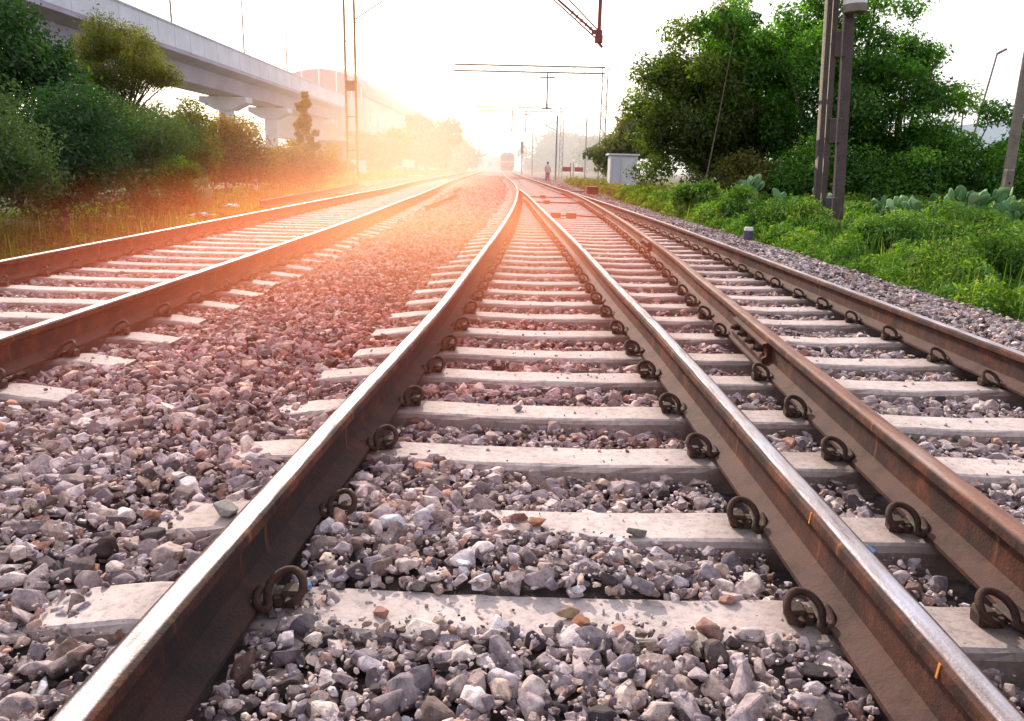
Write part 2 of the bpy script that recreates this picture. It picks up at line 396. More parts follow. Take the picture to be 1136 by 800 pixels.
for i, y in enumerate(SL_T):
    x0 = float(rx('L', y)) - .42 - random.uniform(0, .12); x1 = float(rx('Q', y)) + .42
    seats = [float(rx(k, y)) for k in 'LRTQ' if not (k in 'RT' and y > 30)]
    o = obj('concrete_sleeper', sleeper_bm(x0, x1, seats), M['sleeper'], loc=(0, y, 0))
    o.rotation_euler[2] = SLP + random.uniform(-.006, .006); seat_attr(o, seats)
    if i < 6: tag(o, NEAR_LABELS[i], 'sleeper')
    else: tag(o, 'concrete sleeper under the turnout rails, one of the even run going away', 'sleeper')
    o['group'] = 'sleepers under the turnout'
    if y < 34:
        for k, side in (('L', -1), ('R', 1), ('T', 1), ('Q', 1)):
            if k in 'RT' and y > 26: continue
            xx = float(rx(k, y)) - side*.125
            if k == 'T' and (4.1 < y < 5.1): continue
            if k == 'T' and y > 20 and float(rx('Q', y))-float(rx('T', y)) < .2: pass
            add_clip(o, xx, 0, side, i == 0)
for i, y in enumerate(SL_L):
    x0 = float(rx('P', y)) - .42; x1 = float(rx('N', y)) + .40 + random.uniform(-.03, .05)
    seats = [float(rx(k, y)) for k in 'PN']
    o = obj('concrete_sleeper', sleeper_bm(x0, x1, seats), M['sleeper'], loc=(0, y, 0)); seat_attr(o, seats); o.rotation_euler[2] = random.uniform(-.008, .008) + .004
    # rotate about the track centre, not the world origin
    tag(o, 'concrete sleeper of the separate left track, one of the even run', 'sleeper', 'sleepers under the left track')
    if y < 32:
        for k in 'PN':
            if k == 'P' and y < 5: continue
            add_clip(o, float(rx(k, y)) + .125, 0, -1, False)

# ------------------------------------------------------------------ ballast
def vnoise(x, y, s, seed=0):
    return (np.sin(x*s*1.3+seed*1.7+np.sin(y*s*.9+seed)*1.3) + np.sin(y*s*1.1+seed*2.3+np.sin(x*s*1.2+seed*.7)*1.5))*.5
def sstep(a, b, v):
    t = np.clip((v-a)/(b-a), 0, 1); return t*t*(3-2*t)
def left_edge(y): return -5.55 - .075*np.clip(y-9, 0, 60)
def right_edge(y): return 4.2 - .012*np.clip(y-12, 0, 60)
def surf(x, y):
    """height of the top of the stones"""
    L, R, T, Q, N, P = (rx(k, y) for k in 'LRTQNP')
    z = np.full_like(x, -.048)
    mid = (x > L) & (x < Q)
    pile = (1-sstep(2.0, 3.1, y + .9*(x+.2)))      # heap in the front of the V
    z = np.where(mid & (x < R), -.048 + pile*.066, z)
    fld = (x <= L)
    a = sstep(N+.42, N+.95, x)*(1-sstep(L-.5, L-.2, x)*.35)
    z = np.where(fld & (x > N), -.040 + a*.073, z); z = np.where((x <= N) & (x > P), -.042, z)
    bl = sstep(L-.85, L-.40, x)
    z = np.where(fld & (x > N), z*(1-bl) + bl*(-.045 + .025*(1-sstep(3, 6, y))), z)
    z = np.where(x > Q+.05, -.02 - .13*sstep(Q+.9, right_edge(y)+.2, x), z)
    z = np.where(x < P-.05, -.03 - .22*sstep(P-.3, left_edge(y)-.2, -(-x)) * 0 - .16*sstep(.2, 1.3, P-x), z)
    return z + .014*vnoise(x, y, 2.3, 1) + .008*vnoise(x, y, 6.1, 3)
def allowed(x, y, r):
    """False where a stone would lie in a sleeper or a rail"""
    ok = np.ones(len(x), bool)
    for k in 'LRTQNP':
        m = y < RC[k][-1, 1]
        d = np.abs(x - rx(k, y))
        ok &= ~(m & (d < .070 + r*.5))
    for arr, a0, b0, e in ((np.array(SL_T), 'L', 'Q', .46), (np.array(SL_L), 'P', 'N', .46)):
        idx = np.clip(np.searchsorted(arr, y), 1, len(arr)-1)
        near = np.where(np.abs(arr[idx]-y) < np.abs(arr[idx-1]-y), idx, idx-1)
        yc = arr[near] + (SLP*x if a0 == 'L' else 0)
        ins = (np.abs(y-yc) < .080 + r*.25 + .012*vnoise(x, y, 14, 8)) & (x > rx(a0, y)-e) & (x < rx(b0, y)+e)
        if a0 == 'L':
            wob = .06*vnoise(x, y, 9, 5)
            cov = (near == 0) & ((x < -.42+wob)) & (x > -.7)
            cov |= (near == 1) & ((x < -.02+wob) | (x > .50+wob)) & (x > -.64) & (x < .8)
            cov |= (near == 2) & (x < -.17+wob) & (x > -.6)
            cov &= ~(x < rx('L', y)-.05)
            cov |= (near <= 3) & (x < rx('L', y)-.38+wob*.6)
            cov |= (near == 3) & (x < -.36+wob) & (x > -.6)
            cov |= (x > rx('Q', y)+.12)
            cov &= ~((near == 1) & (x > .04) & (x < .44))
            ins &= ~cov
        ok &= ~ins
    return ok
def stone_variants(n, npts, bev, seed):
    rnd = random.Random(seed); out = []
    for _ in range(n):
        bm = bmesh.new(); ax = (1, rnd.uniform(.62, .95), rnd.uniform(.45, .8))
        for _k in range(npts):
            v = Vector((rnd.gauss(0, 1), rnd.gauss(0, 1), rnd.gauss(0, 1))).normalized()*rnd.uniform(.78, 1.08)
            m = max(abs(v.x), abs(v.y), abs(v.z)); v = v.lerp(v/m*.8, .45)
            bm.verts.new((v.x*ax[0], v.y*ax[1], v.z*ax[2]))
        r = bmesh.ops.convex_hull(bm, input=bm.verts)
        bmesh.ops.delete(bm, geom=[e for e in r['geom_interior'] if isinstance(e, bmesh.types.BMVert)], context='VERTS')
        if bev: 
            bmesh.ops.dissolve_limit(bm, angle_limit=rad(14), verts=bm.verts, edges=bm.edges)
            bevel(bm, bev)
        bmesh.ops.triangulate(bm, faces=bm.faces)
        V = np.array([v.co[:] for v in bm.verts]); bm.verts.index_update()
        F = np.array([[v.index for v in f.verts] for f in bm.faces]); bm.free(); out.append((V, F))
    return out
def rand_rot(n, flat=.5):
    q = RNG.normal(size=(n, 4)); q /= np.linalg.norm(q, axis=1)[:, None]
    w, x, y, z = q.T
    return np.stack([1-2*(y*y+z*z), 2*(x*y-z*w), 2*(x*z+y*w), 2*(x*y+z*w), 1-2*(x*x+z*z), 2*(y*z-x*w), 2*(x*z-y*w), 2*(y*z+x*w), 1-2*(x*x+y*y)], 1).reshape(n, 3, 3)
def tilt_rot(n, amp):
    a = RNG.uniform(0, 2*np.pi, n); t = RNG.normal(0, amp, n); b = RNG.uniform(0, 2*np.pi, n)
    ca, sa, ct, st, cb, sb = np.cos(a), np.sin(a), np.cos(t), np.sin(t), np.cos(b), np.sin(b)
    Z1 = np.zeros((n, 3, 3)); Z1[:, 0, 0] = ca; Z1[:, 0, 1] = -sa; Z1[:, 1, 0] = sa; Z1[:, 1, 1] = ca; Z1[:, 2, 2] = 1
    X = np.zeros((n, 3, 3)); X[:, 0, 0] = 1; X[:, 1, 1] = ct; X[:, 1, 2] = -st; X[:, 2, 1] = st; X[:, 2, 2] = ct
    Z2 = np.zeros((n, 3, 3)); Z2[:, 0, 0] = cb; Z2[:, 0, 1] = -sb; Z2[:, 1, 0] = sb; Z2[:, 1, 1] = cb; Z2[:, 2, 2] = 1
    return Z2 @ X @ Z1
def build_stones(name, pos, r, variants, mat, amp=.5):
    n = len(pos); Rm = tilt_rot(n, amp); tone = np.clip(RNG.normal(.48, .23, n), 0, 1); hue = RNG.random(n)**1.15
    which = RNG.integers(0, len(variants), n); VV, FF, TT, HH = [], [], [], []; off = 0
    for k, (V, F) in enumerate(variants):
        s = np.where(which == k)[0]
        if not len(s): continue
        sc = np.stack([RNG.uniform(.85, 1.2, len(s)), RNG.uniform(.8, 1.1, len(s)), RNG.uniform(.8, 1.15, len(s))], 1)
        W = np.einsum('nij,nvj->nvi', Rm[s], V[None]*sc[:, None, :])*r[s][:, None, None] + pos[s][:, None, :]
        VV.append(W.reshape(-1, 3)); nv = len(V)
        FF.append((F[None] + (off + np.arange(len(s))*nv)[:, None, None]).ravel()); off += len(s)*nv
        TT.append(np.repeat(tone[s], nv)); HH.append(np.repeat(hue[s], nv))
    return raw(name, np.concatenate(VV), np.concatenate(FF), 3, mat, attrs={'tone': np.concatenate(TT), 'hue': np.concatenate(HH)})
def scatter(y0, y1, step, rmin, rmax, power, zoff, keep=1.0, grow=0, xlim=None):
    P, Rr = [], []; y = y0
    while y < y1:
        st = step*(1+grow*(y-y0))
        xl, xr = max(float(left_edge(y))-.1, -.78*y-2.2), min(float(right_edge(y))+.1, .78*y+3.2)
        xs = np.arange(xl, xr, st); n = len(xs)
        X = xs + RNG.uniform(-.5, .5, n)*st; Y = y + RNG.uniform(-.5, .5, n)*st
        r = (rmin + (rmax-rmin)*RNG.random(n)**power)*(1+grow*(y-y0)*.8)
        k = RNG.random(n) < keep
        X, Y, r = X[k], Y[k], r[k]
        k = allowed(X, Y, r); X, Y, r = X[k], Y[k], r[k]
        Z = surf(X, Y) + zoff - r*.35 + RNG.uniform(-.006, .010, len(X))
        P.append(np.stack([X, Y, Z], 1)); Rr.append(r); y += st
    return np.concatenate(P), np.concatenate(Rr)
def cat2_(a, b): return np.concatenate([a[0], b[0]]), np.concatenate([a[1], b[1]])
va = stone_variants(36, 15, .055, 1); vb = stone_variants(24, 12, 0, 2); vc = stone_variants(16, 9, 0, 3)
a1 = scatter(1.0, 4.6, .034, .014, .034, 1.2, -.018)
a2 = scatter(1.0, 4.6, .050, .012, .062, 1.6, .003, .80)
b1 = scatter(4.6, 13, .042, .018, .042, 1.4, -.006, .95, .05)
b2 = scatter(4.6, 13, .060, .018, .042, 1.3, .012, .6, .05)
c1 = cat2_(scatter(13, 36, .066, .030, .052, 1.2, .006, .95, .035), scatter(36, 95, .12, .050, .085, 1.2, .012, .95, .02))
def cat2(a, b): return np.concatenate([a[0], b[0]]), np.concatenate([a[1], b[1]])
# fines and chips, thin on the sleepers
nch = 26000; cyy = 1.0 + 5.5*RNG.random(nch)**1.3; cxx = RNG.uniform(-1, 1, nch)*(.78*cyy+.9); cr = .004 + .009*RNG.random(nch)**2
onS = ~allowed(cxx, cyy, cr*0); rail = np.zeros(nch, bool)
for k in 'LRTQNP': rail |= np.abs(cxx-rx(k, cyy)) < .085
kp = ~rail & (cxx > left_edge(cyy)) & (cxx < right_edge(cyy)) & (~onS | (RNG.random(nch) < .10+.25*(vnoise(cxx, cyy, 5, 2) > .35)))
czz = np.where(onS, -.010, surf(cxx, cyy)+.002)
chips = (np.stack([cxx, cyy, czz], 1)[kp], cr[kp])
A = cat2(cat2(a1, a2), chips); Bs = cat2(b1, b2)
print('stones', len(A[0]), len(Bs[0]), len(c1[0]))
for nm, S, V in (('ballast_gravel', A, va), ('ballast_gravel', Bs, vb), ('ballast_gravel', c1, vc)):
    o = build_stones(nm, S[0], S[1], V, M['stone'], .55)
    lab = {id(va): 'loose grey and mauve crushed stone heaped around the nearest sleepers', id(vb): 'crushed stone ballast in the middle distance between the tracks', id(vc): 'fine looking crushed stone ballast far down the line'}[id(V)]
    tag(o, lab, 'ballast', 'track ballast', 'stuff')
# bed under the stones
xs = np.arange(-12, 6.01, .12); ys = np.concatenate([np.arange(.0, 14, .12), np.arange(14, 60, .4), np.arange(60, 301, 5)])
X, Y = np.meshgrid(xs, ys); Z = surf(X.ravel(), Y.ravel()).reshape(X.shape)
Z = Z - np.where(Y < 40, .045, .01)
Ls = left_edge(Y) - .3; Re = right_edge(Y) + .3
Z = np.where(X < Ls, -.27 - .0*X, Z); Z = np.where(X > Re, -.27, Z)
nx = len(xs); ny = len(ys); idx = np.arange(nx*ny).reshape(ny, nx)
F = np.stack([idx[:-1, :-1], idx[:-1, 1:], idx[1:, 1:], idx[1:, :-1]], -1).reshape(-1, 4)
cx = X.ravel()[F].mean(1); cy = Y.ravel()[F].mean(1)
F = F[(cx > left_edge(cy)-.5) & (cx < right_edge(cy)+.5)]
tag(raw('ballast_bed', np.stack([X.ravel(), Y.ravel(), Z.ravel()], 1), F.ravel(), 4, M['bed'], smooth=True), None, None, None, 'structure')

# individual stones lying on the sleepers
def loose_stone(x, y, z, r, label, col, seed, squash=(1, .8, .7), rz=0):
    V, Fc = stone_variants(1, 15, .06, seed)[0]
    t = NT('loose stone'); v = t.obco(); n1 = t.noise(28, 6, v, .7)
    c = t.ramp(n1, [(.3, tuple(q*.55 for q in col)), (.6, col), (.8, tuple(min(1, q*1.3) for q in col))])
    mt = t.done(t.bsdf(c, .85, 0, t.bump(t.noise(120, 4, v), .6, .004), .3))
    V = V*np.array(squash)*r; V[:, 2] -= V[:, 2].min()
    o = raw('loose_stone', V, Fc.ravel(), 3, mt, loc=(x, y, z)); o.rotation_euler[2] = rz
    return tag(o, label, 'stone', 'loose stones on the sleepers')
GR, BR, OR, WH = (.30, .27, .26), (.27, .15, .10), (.45, .19, .12), (.55, .52, .50)
ST = [(.175, 1.665, .042, 'brown orange stone on the nearest sleeper, front one of a touching pair', (.32, .14, .08), 11),
 (.150, 1.725, .034, 'tan stone on the nearest sleeper, behind the darker brown one', (.40, .27, .19), 12),
 (-.02, 1.70, .026, 'small pink brown stone alone near the middle of the nearest sleeper', (.42, .25, .20), 13),
 (-.30, 1.71, .030, 'small reddish stone at the stony left end of the nearest sleeper', (.38, .20, .16), 14),
 (.09, 2.24, .044, 'orange pink stone on the half buried second sleeper', OR, 15),
 (.16, 2.14, .036, 'grey stone leaning on the front edge of the second sleeper', GR, 16),
 (.38, 2.17, .036, 'dark grey stone on the right part of the second sleeper', (.20, .17, .15), 17),
 (.44, 1.59, .050, 'large pale block standing at the front edge of the nearest sleeper', (.42, .38, .32), 18),
 (-.86, 2.25, .055, 'big grey block on the sleeper end outside the left V rail', (.34, .31, .30), 19),
 (.03, 3.40, .030, 'small purple grey stone on the clean fourth sleeper', (.22, .17, .22), 20),
 (-.36, 5.75, .03, 'reddish stone on a sleeper further up inside the V', (.40, .14, .08), 21)]
for (x, y, r, lab, col, sd) in ST:
    loose_stone(x, y, -.014, r, lab, col, sd, (1, .8, .75), sd*1.3)

# ------------------------------------------------------------------ ground
t = NT('verge soil and grass'); g, ps = t.pos(); P = g.outputs['Position']
n1 = t.noise(.5, 6, P, .6); n2 = t.noise(6, 6, P, .7)
c = t.ramp(n1, [(.35, (.16, .12, .075)), (.5, (.10, .11, .035)), (.65, (.055, .09, .02))])
c = t.mix(.6, c, t.ramp(n2, [(.3, (.5, .5, .45)), (.7, (1.3, 1.3, 1.2))]), 'MULTIPLY')
M['ground'] = t.done(t.bsdf(c, .95, 0, t.bump(n2, .8, .05), .2))
gx = np.concatenate([[-900, -300, -100], np.arange(-40, 41, 1.0), [100, 300, 900]]); gy = np.concatenate([[-60, -20], np.arange(-4, 90, 1.0), [120, 200, 400, 900, 2500]])
X, Y = np.meshgrid(gx, gy); Z = np.full_like(X, -.30)
outR = sstep(0, 1.0, X-right_edge(Y)); outL = sstep(0, 1.5, left_edge(Y)-X)
Z = Z + outR*(.16+.10*sstep(3, 9, X-4.2)) + outL*(.06+.18*sstep(1, 5, left_edge(Y)-X)) + .04*vnoise(X, Y, .9, 2)*(outL+outR)
nx = len(gx); ny = len(gy); idx = np.arange(nx*ny).reshape(ny, nx)
F = np.stack([idx[:-1, :-1], idx[:-1, 1:], idx[1:, 1:], idx[1:, :-1]], -1).reshape(-1, 4)
tag(raw('ground', np.stack([X.ravel(), Y.ravel(), Z.ravel()], 1), F.ravel(), 4, M['ground'], smooth=True), kind='structure')
def gz(x, y):
    x = np.asarray(x, float); y = np.asarray(y, float)
    oR = sstep(0, 1.0, x-right_edge(y)); oL = sstep(0, 1.5, left_edge(y)-x)
    return -.30 + oR*(.16+.10*sstep(3, 9, x-4.2)) + oL*(.06+.18*sstep(1, 5, left_edge(y)-x))

# ------------------------------------------------------------------ foliage
def leaf_cloud(P, N, size, asp, tone, jit=.9):
    """one diamond leaf per point. P (n,3), N preferred normals"""
    n = len(P)
    nn = N + RNG.normal(0, jit, (n, 3)); nn /= np.linalg.norm(nn, axis=1)[:, None]+1e-6
    a = RNG.normal(size=(n, 3)); u = np.cross(nn, a); u /= np.linalg.norm(u, axis=1)[:, None]+1e-6; v = np.cross(nn, u)
    s = size*RNG.uniform(.45, 1.65, n)[:, None]
    V = np.stack([P-u*s, P-v*s*asp+nn*s*.12, P+u*s, P+v*s*asp+nn*s*.12], 1).reshape(-1, 3)
    return V, np.repeat(np.clip(tone, 0, 1), 4)
def clump_points(clumps, n, shell=.55):
    """clumps: list of (cx,cy,cz,rx,ry,rz)"""
    C = np.array(clumps); w = C[:, 3]*C[:, 4]*C[:, 5]; w = w**.8; k = RNG.choice(len(C), n, p=w/w.sum())
    d = RNG.normal(size=(n, 3)); d /= np.linalg.norm(d, axis=1)[:, None]
    rr = np.where(RNG.random(n) < shell, RNG.uniform(.7, 1.25, n), RNG.random(n)**.5*1.05)
    rr *= 1 + .22*np.sin(d[:, 0]*7+k*1.3)*np.sin(d[:, 1]*6+k)*np.sin(d[:, 2]*8+k*2)
    return C[k, :3] + d*rr[:, None]*C[k, 3:6], d, k
def crown_clumps(c, r, n, rc, seed):
    """n small clumps spread in an ellipsoid of centre c radii r"""
    rnd = np.random.default_rng(seed); out = []
    for i in range(n):
        d = rnd.normal(size=3); d /= np.linalg.norm(d); q = rnd.uniform(.35, 1.0)
        p = np.array(c)+d*q*np.array(r); s = rc*rnd.uniform(.6, 1.35)
        out.append((*p, s*rnd.uniform(.8, 1.4), s*rnd.uniform(.8, 1.3), s*rnd.uniform(.6, 1.1)))
    return out
def tree(name, cat, label, base, c, r, nclump, rc, nleaf, lsize, mat, trunk_r=.12, asp=.45, seed=1, group=None, extra=None, limbs=10, shell=.55, top_tone=.35, bark='bark'):
    bx_, by_ = base; bz = float(gz(bx_, by_))-.05
    root = empty(name, (bx_, by_, bz)); tag(root, label, cat, group)
    rnd = random.Random(seed)
    cl = crown_clumps(c, r, nclump, rc, seed) + (extra or [])
    if name == 'shrub': cl = [(bx_+(q[0]-bx_)*(2.5-2.2*min(1, max(0, q[2]/4.0))**.7), q[1], q[2], q[3]*.55, q[4]*.55, q[5]*.8) for q in cl]
    bm = bmesh.new(); fork = Vector((bx_+rnd.uniform(-.1, .1), by_, bz+(c[2]-r[2]*.6-bz)*.75))
    tube(bm, [(v-Vector((bx_, by_, bz)))[:] for v in (Vector((bx_, by_, bz)), Vector((bx_, by_, bz)).lerp(fork, .5)+Vector((.05, 0, 0)), fork)], [trunk_r*1.25, trunk_r, trunk_r*.85], 8)
    for q in rnd.sample(cl, min(limbs, len(cl))):
        e = Vector(q[:3]); m = fork.lerp(e, .5)+Vector((rnd.uniform(-.2, .2), rnd.uniform(-.2, .2), rnd.uniform(-.1, .3)))
        tube(bm, [(v-root.location)[:] for v in (fork, m, e)], [trunk_r*.6, trunk_r*.34, trunk_r*.1], 6)
    obj('trunk', bm, M[bark], root, smooth=True)
    P_, D_, K_ = clump_points(cl, nleaf, shell)
    ctone = np.random.default_rng(seed+5).uniform(-.22, .22, len(cl))
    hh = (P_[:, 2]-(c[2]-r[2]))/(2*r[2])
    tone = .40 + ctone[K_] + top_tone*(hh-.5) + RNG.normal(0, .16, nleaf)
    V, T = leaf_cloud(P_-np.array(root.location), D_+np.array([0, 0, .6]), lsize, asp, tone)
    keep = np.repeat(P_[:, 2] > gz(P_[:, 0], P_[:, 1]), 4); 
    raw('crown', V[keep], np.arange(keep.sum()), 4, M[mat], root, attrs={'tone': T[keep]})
    return root
GRP_R = 'trees beyond the right verge'; GRP_L = 'bushes and trees left of the track'; GRP_F = 'hazy trees in the distance'
# right belt -- distance about 25 to 35 m
tree('broadleaf_tree', 'tree', 'loose open tree nearest the rails with sparse brownish left side, above the white cabin', (7.2, 30), (6.5, 30, 3.2), (2.5, 2.2, 3.5), 100, .48, 48000, .062, 'leaf_q', .10, seed=3, group=GRP_R, limbs=24, shell=.35)
tree('broadleaf_tree', 'tree', 'tall green tree behind three thin poles, second in the right belt', (9.2, 31), (8.3, 31, 3.7), (2.8, 2.0, 4.1), 95, .52, 44000, .066, 'leaf_r', .14, seed=4, group=GRP_R, limbs=20, shell=.4)
tree('broadleaf_tree', 'tree', 'tallest dense tree left of the lattice mast, reaching the top of the photo', (11.2, 29), (10.9, 29, 3.8), (2.8, 2.2, 4.5), 105, .56, 50000, .064, 'leaf_r', .2, seed=5, group=GRP_R, limbs=20, shell=.4)
tree('broadleaf_tree', 'tree', 'dark leaved tree directly behind the lattice mast', (13.0, 28.5), (12.9, 28.5, 3.0), (2.0, 2.0, 3.5), 70, .46, 28000, .062, 'leaf_r', .14, seed=6, group=GRP_R, limbs=18, shell=.4)
tree('broadleaf_tree', 'tree', 'yellow green tree filling the gap behind the three thin poles', (9.8, 35), (9.6, 35, 3.6), (3.0, 2, 4.0), 80, .65, 30000, .08, 'leaf_r', .16, seed=77, group=GRP_R, limbs=12)
tree('acacia_tree', 'tree', 'low spreading tree right of the mast with feathery arching sprays', (14.4, 26.5), (14.8, 26.5, 1.6), (2.7, 1.8, 2.1), 80, .38, 32000, .055, 'leaf_r', .10, seed=7, group=GRP_R, limbs=20, shell=.4)
tree('acacia_tree', 'tree', 'small tree between the leaning pole and the edge of the photo', (18.6, 28), (18.5, 28, 2.3), (1.5, 1.5, 1.6), 20, .5, 8000, .075, 'leaf_r', .1, seed=8, group=GRP_R)
tree('broadleaf_tree', 'tree', 'light green rounded tree behind the white cabin', (7.0, 50), (6.7, 50, 2.6), (2.4, 1.8, 1.5), 24, .6, 6500, .13, 'leaf_y', .12, seed=9, group=GRP_R)
# low dark understory along the belt
for i, (x, y, w, h, nl) in enumerate(((7.6, 27.5, 1.6, .85, 6000), (10.2, 26.6, 1.8, 1.0, 8000), (12.9, 25.5, 1.6, .9, 7000), (15.2, 24.6, 1.5, .9, 7000))):
    lab = ['low dark bush under the loose open tree', 'low dark bush left of the lattice mast', 'low dark bush right behind the lattice mast', 'low dark bush under the spreading feathery tree'][i]
    tree('bush', 'bush', lab, (x, y), (x, y, h*.75), (w*1.15, .8, h*1.25), 40, .42, int(nl*2.4), .052, ['leaf_o', 'leaf_r', 'leaf_r', 'leaf_r'][i], .05, seed=30+i, group='low bushes on the right', limbs=6)
# left side
tree('broadleaf_tree', 'tree', 'dark tree cut by the left edge of the photo, under the viaduct', (-11.4, 17.5), (-11.0, 17.5, 2.7), (2.1, 1.5, 1.7), 40, .45, 20000, .055, 'leaf_d', .12, seed=12, group=GRP_L)
tree('acacia_tree', 'tree', 'round fine leaved olive tree in front of the viaduct', (-14.2, 30), (-14.2, 30, 3.95), (1.8, 1.7, 1.85), 64, .42, 34000, .05, 'leaf_o', .09, asp=.3, seed=13, group=GRP_L, limbs=26, shell=.35)
def bush(label, x, y, rx_, ry_, h, n, ls, mat, seed, nc=26, name='bush', asp=.35, tr=.04):
    return tree(name, 'bush', label, (x, y), (x, y, h*.5), (rx_, ry_, h*.52), nc, min(rx_, h)*.33, n, ls, mat, tr, asp, seed, GRP_L, limbs=10, top_tone=.5, bark='twig')
bush('big dusty green bush at the left edge beside the left track', -7.35, 10.6, 1.1, 1.5, 2.05, 36000, .030, 'leaf_w', 14, 40)
bush('dark green bush behind the big dusty one, under the dark tree', -7.9, 14.0, 1.4, 1.3, 2.3, 32000, .038, 'leaf_d', 15, 30)
bush('tall wispy grey green bush below the round olive tree', -8.3, 17.6, 1.2, 1.3, 2.4, 32000, .034, 'leaf_w', 16, 34)
bush('olive brown bush in front of the viaduct piers', -9.3, 22.5, 1.3, 1.6, 2.5, 26000, .045, 'leaf_o', 17, 30)
bush('waist high green bush filling the gap near the litter', -8.5, 20.3, .7, .8, 1.2, 9000, .035, 'leaf_r', 27, 16)
bush('reddish brown thicket below the viaduct', -10.3, 29, 1.7, 1.3, 2.5, 22000, .055, 'leaf_b', 18, 30)
bush('low brown bush beside the white marker post', -9.3, 34, 1.8, 1.3, 1.9, 14000, .06, 'leaf_b', 19, 24)
bush('slender upright shrub standing above the brown bushes', -9.5, 37, .7, .6, 4.4, 7500, .055, 'leaf_b', 20, 60, 'shrub')
bush('yellow green bush right of the slender shrub', -11.6, 52, 1.1, 1.0, 2.1, 6000, .09, 'leaf_y', 21, 16)
# far
tree('distant_tree', 'tree', 'wide golden hazy tree left of the tracks, the taller far one', (-16, 130), (-14.5, 130, 4.6), (4.4, 4, 3.8), 36, 1.5, 7000, .38, 'leaf_y', .3, seed=22, group=GRP_F)
tree('distant_tree', 'tree', 'low golden bushy tree right behind the twin poles', (-19, 110), (-18.5, 110, 2.8), (4.0, 4, 2.4), 30, 1.2, 6000, .34, 'leaf_y', .25, seed=23, group=GRP_F)
tree('distant_tree', 'tree', 'small pale tree to the right of the golden tree', (-11.5, 165), (-11.5, 165, 3.4), (4.5, 4, 3.4), 24, 1.5, 4000, .45, 'leaf_o', .25, seed=24, group=GRP_F)
tree('distant_tree', 'tree', 'large pale pinkish tree mass right of the red train', (11, 230), (11.5, 230, 5.5), (9.5, 6, 5.4), 50, 2.5, 9000, .6, 'leaf_b', .5, seed=25, group=GRP_F)
tree('distant_tree', 'tree', 'pale distant tree between the pinkish mass and the cabin', (22, 190), (20, 190, 5.0), (6, 5, 4.4), 30, 2.0, 5000, .5, 'leaf_o', .4, seed=26, group=GRP_F)

# weeds on the right verge and the left strip
def weeds(name, label, n, xf, yr, hmax, ls, mat, patches, seed):
    rnd = np.random.default_rng(seed)
    y = yr[0] + (yr[1]-yr[0])*rnd.random(n)**1.7; x = xf(y, rnd.random(n)); 
    dens = vnoise(x, y, 1.6, seed)*.5 + vnoise(x, y, 4.1, seed+2)*.4
    h = np.clip(hmax*(.40+.85*dens+.25*vnoise(x, y, .6, seed+4)+.2*vnoise(x, y, 7.7, seed+6)), .05, hmax)
    edge = np.minimum(1, .35+1.6*np.abs(x-np.where(x > 0, right_edge(y), left_edge(y))))
    h = h*edge
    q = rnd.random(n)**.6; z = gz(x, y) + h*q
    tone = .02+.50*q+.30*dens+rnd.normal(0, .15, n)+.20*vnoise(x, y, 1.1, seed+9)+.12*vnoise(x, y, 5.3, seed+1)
    P_ = np.stack([x, y, z], 1); N_ = np.stack([rnd.normal(0, .5, n), rnd.normal(0, .5, n), np.full(n, .8)], 1)
    s = ls*np.clip(y/11, .8, 2.6)
    V, T = leaf_cloud(P_, N_, 1.0, .38, tone); 
    V = P_.repeat(4, 0) + (V-P_.repeat(4, 0))*s.repeat(4)[:, None]
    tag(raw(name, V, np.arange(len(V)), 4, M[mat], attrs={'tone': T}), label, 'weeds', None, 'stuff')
weeds('green_weeds', 'bright green weeds covering the verge right of the ballast shoulder', 270000, lambda y, r: right_edge(y)+.12*vnoise(y, y, 3, 1)+(np.clip(y*.75, 4, 15)-3.0)*r**1.15, (4.5, 34), .60, .027, 'weeds', None, 3)
weeds('verge_grass', 'short yellowish green grass strip left of the left track', 60000, lambda y, r: left_edge(y)-.05-(4.0)*r**1.2, (7, 48), .22, .022, 'weeds', None, 8)
weeds('far_grass', 'sunlit yellow grass far down the left side', 26000, lambda y, r: left_edge(np.minimum(y, 69))-2-22*r, (45, 150), .5, .09, 'leaf_y', None, 9)
weeds('far_grass', 'low grass far down the right side below the cabin', 14000, lambda y, r: right_edge(np.minimum(y, 72))+.6+5*r, (33, 70), .55, .05, 'leaf_y', None, 10)
def blades(name, label, n, xf, yr, hr, mat, seed):
    rnd = np.random.default_rng(seed); y = yr[0]+(yr[1]-yr[0])*rnd.random(n)**1.5; x = xf(y, rnd.random(n))
    k = vnoise(x, y, 2.7, seed) + rnd.normal(0, .3, n) > .1; x, y = x[k], y[k]; n = len(x)
    h = rnd.uniform(*hr, n); z = gz(x, y); a = rnd.uniform(0, 6.28, n); w_ = .006*np.clip(y/9, 1, 3); lx = rnd.normal(0, .18, n)*h; ly = rnd.normal(0, .18, n)*h
    B = np.stack([x, y, z], 1); U = np.stack([np.cos(a)*w_, np.sin(a)*w_, 0*w_], 1)
    Mid = B + np.stack([lx*.35, ly*.35, h*.6], 1); Tp = B + np.stack([lx, ly, h], 1)
    V = np.stack([B-U, B+U, Mid+U*.8, Mid-U*.8, Mid-U*.8, Mid+U*.8, Tp+U*.15, Tp-U*.15], 1).reshape(-1, 3)
    T = np.repeat(np.clip(rnd.normal(.5, .25, n), 0, 1), 8)
    tag(raw(name, V, np.arange(len(V)), 4, M[mat], attrs={'tone': T}), label, 'grass', None, 'stuff')
blades('tall_grass', 'tall thin grass stalks among the right hand weeds', 5000, lambda y, r: right_edge(y)+.15+(np.clip(y*.75, 4, 15)-3.0)*r, (4.8, 30), (.2, .55), 'weeds', 21)
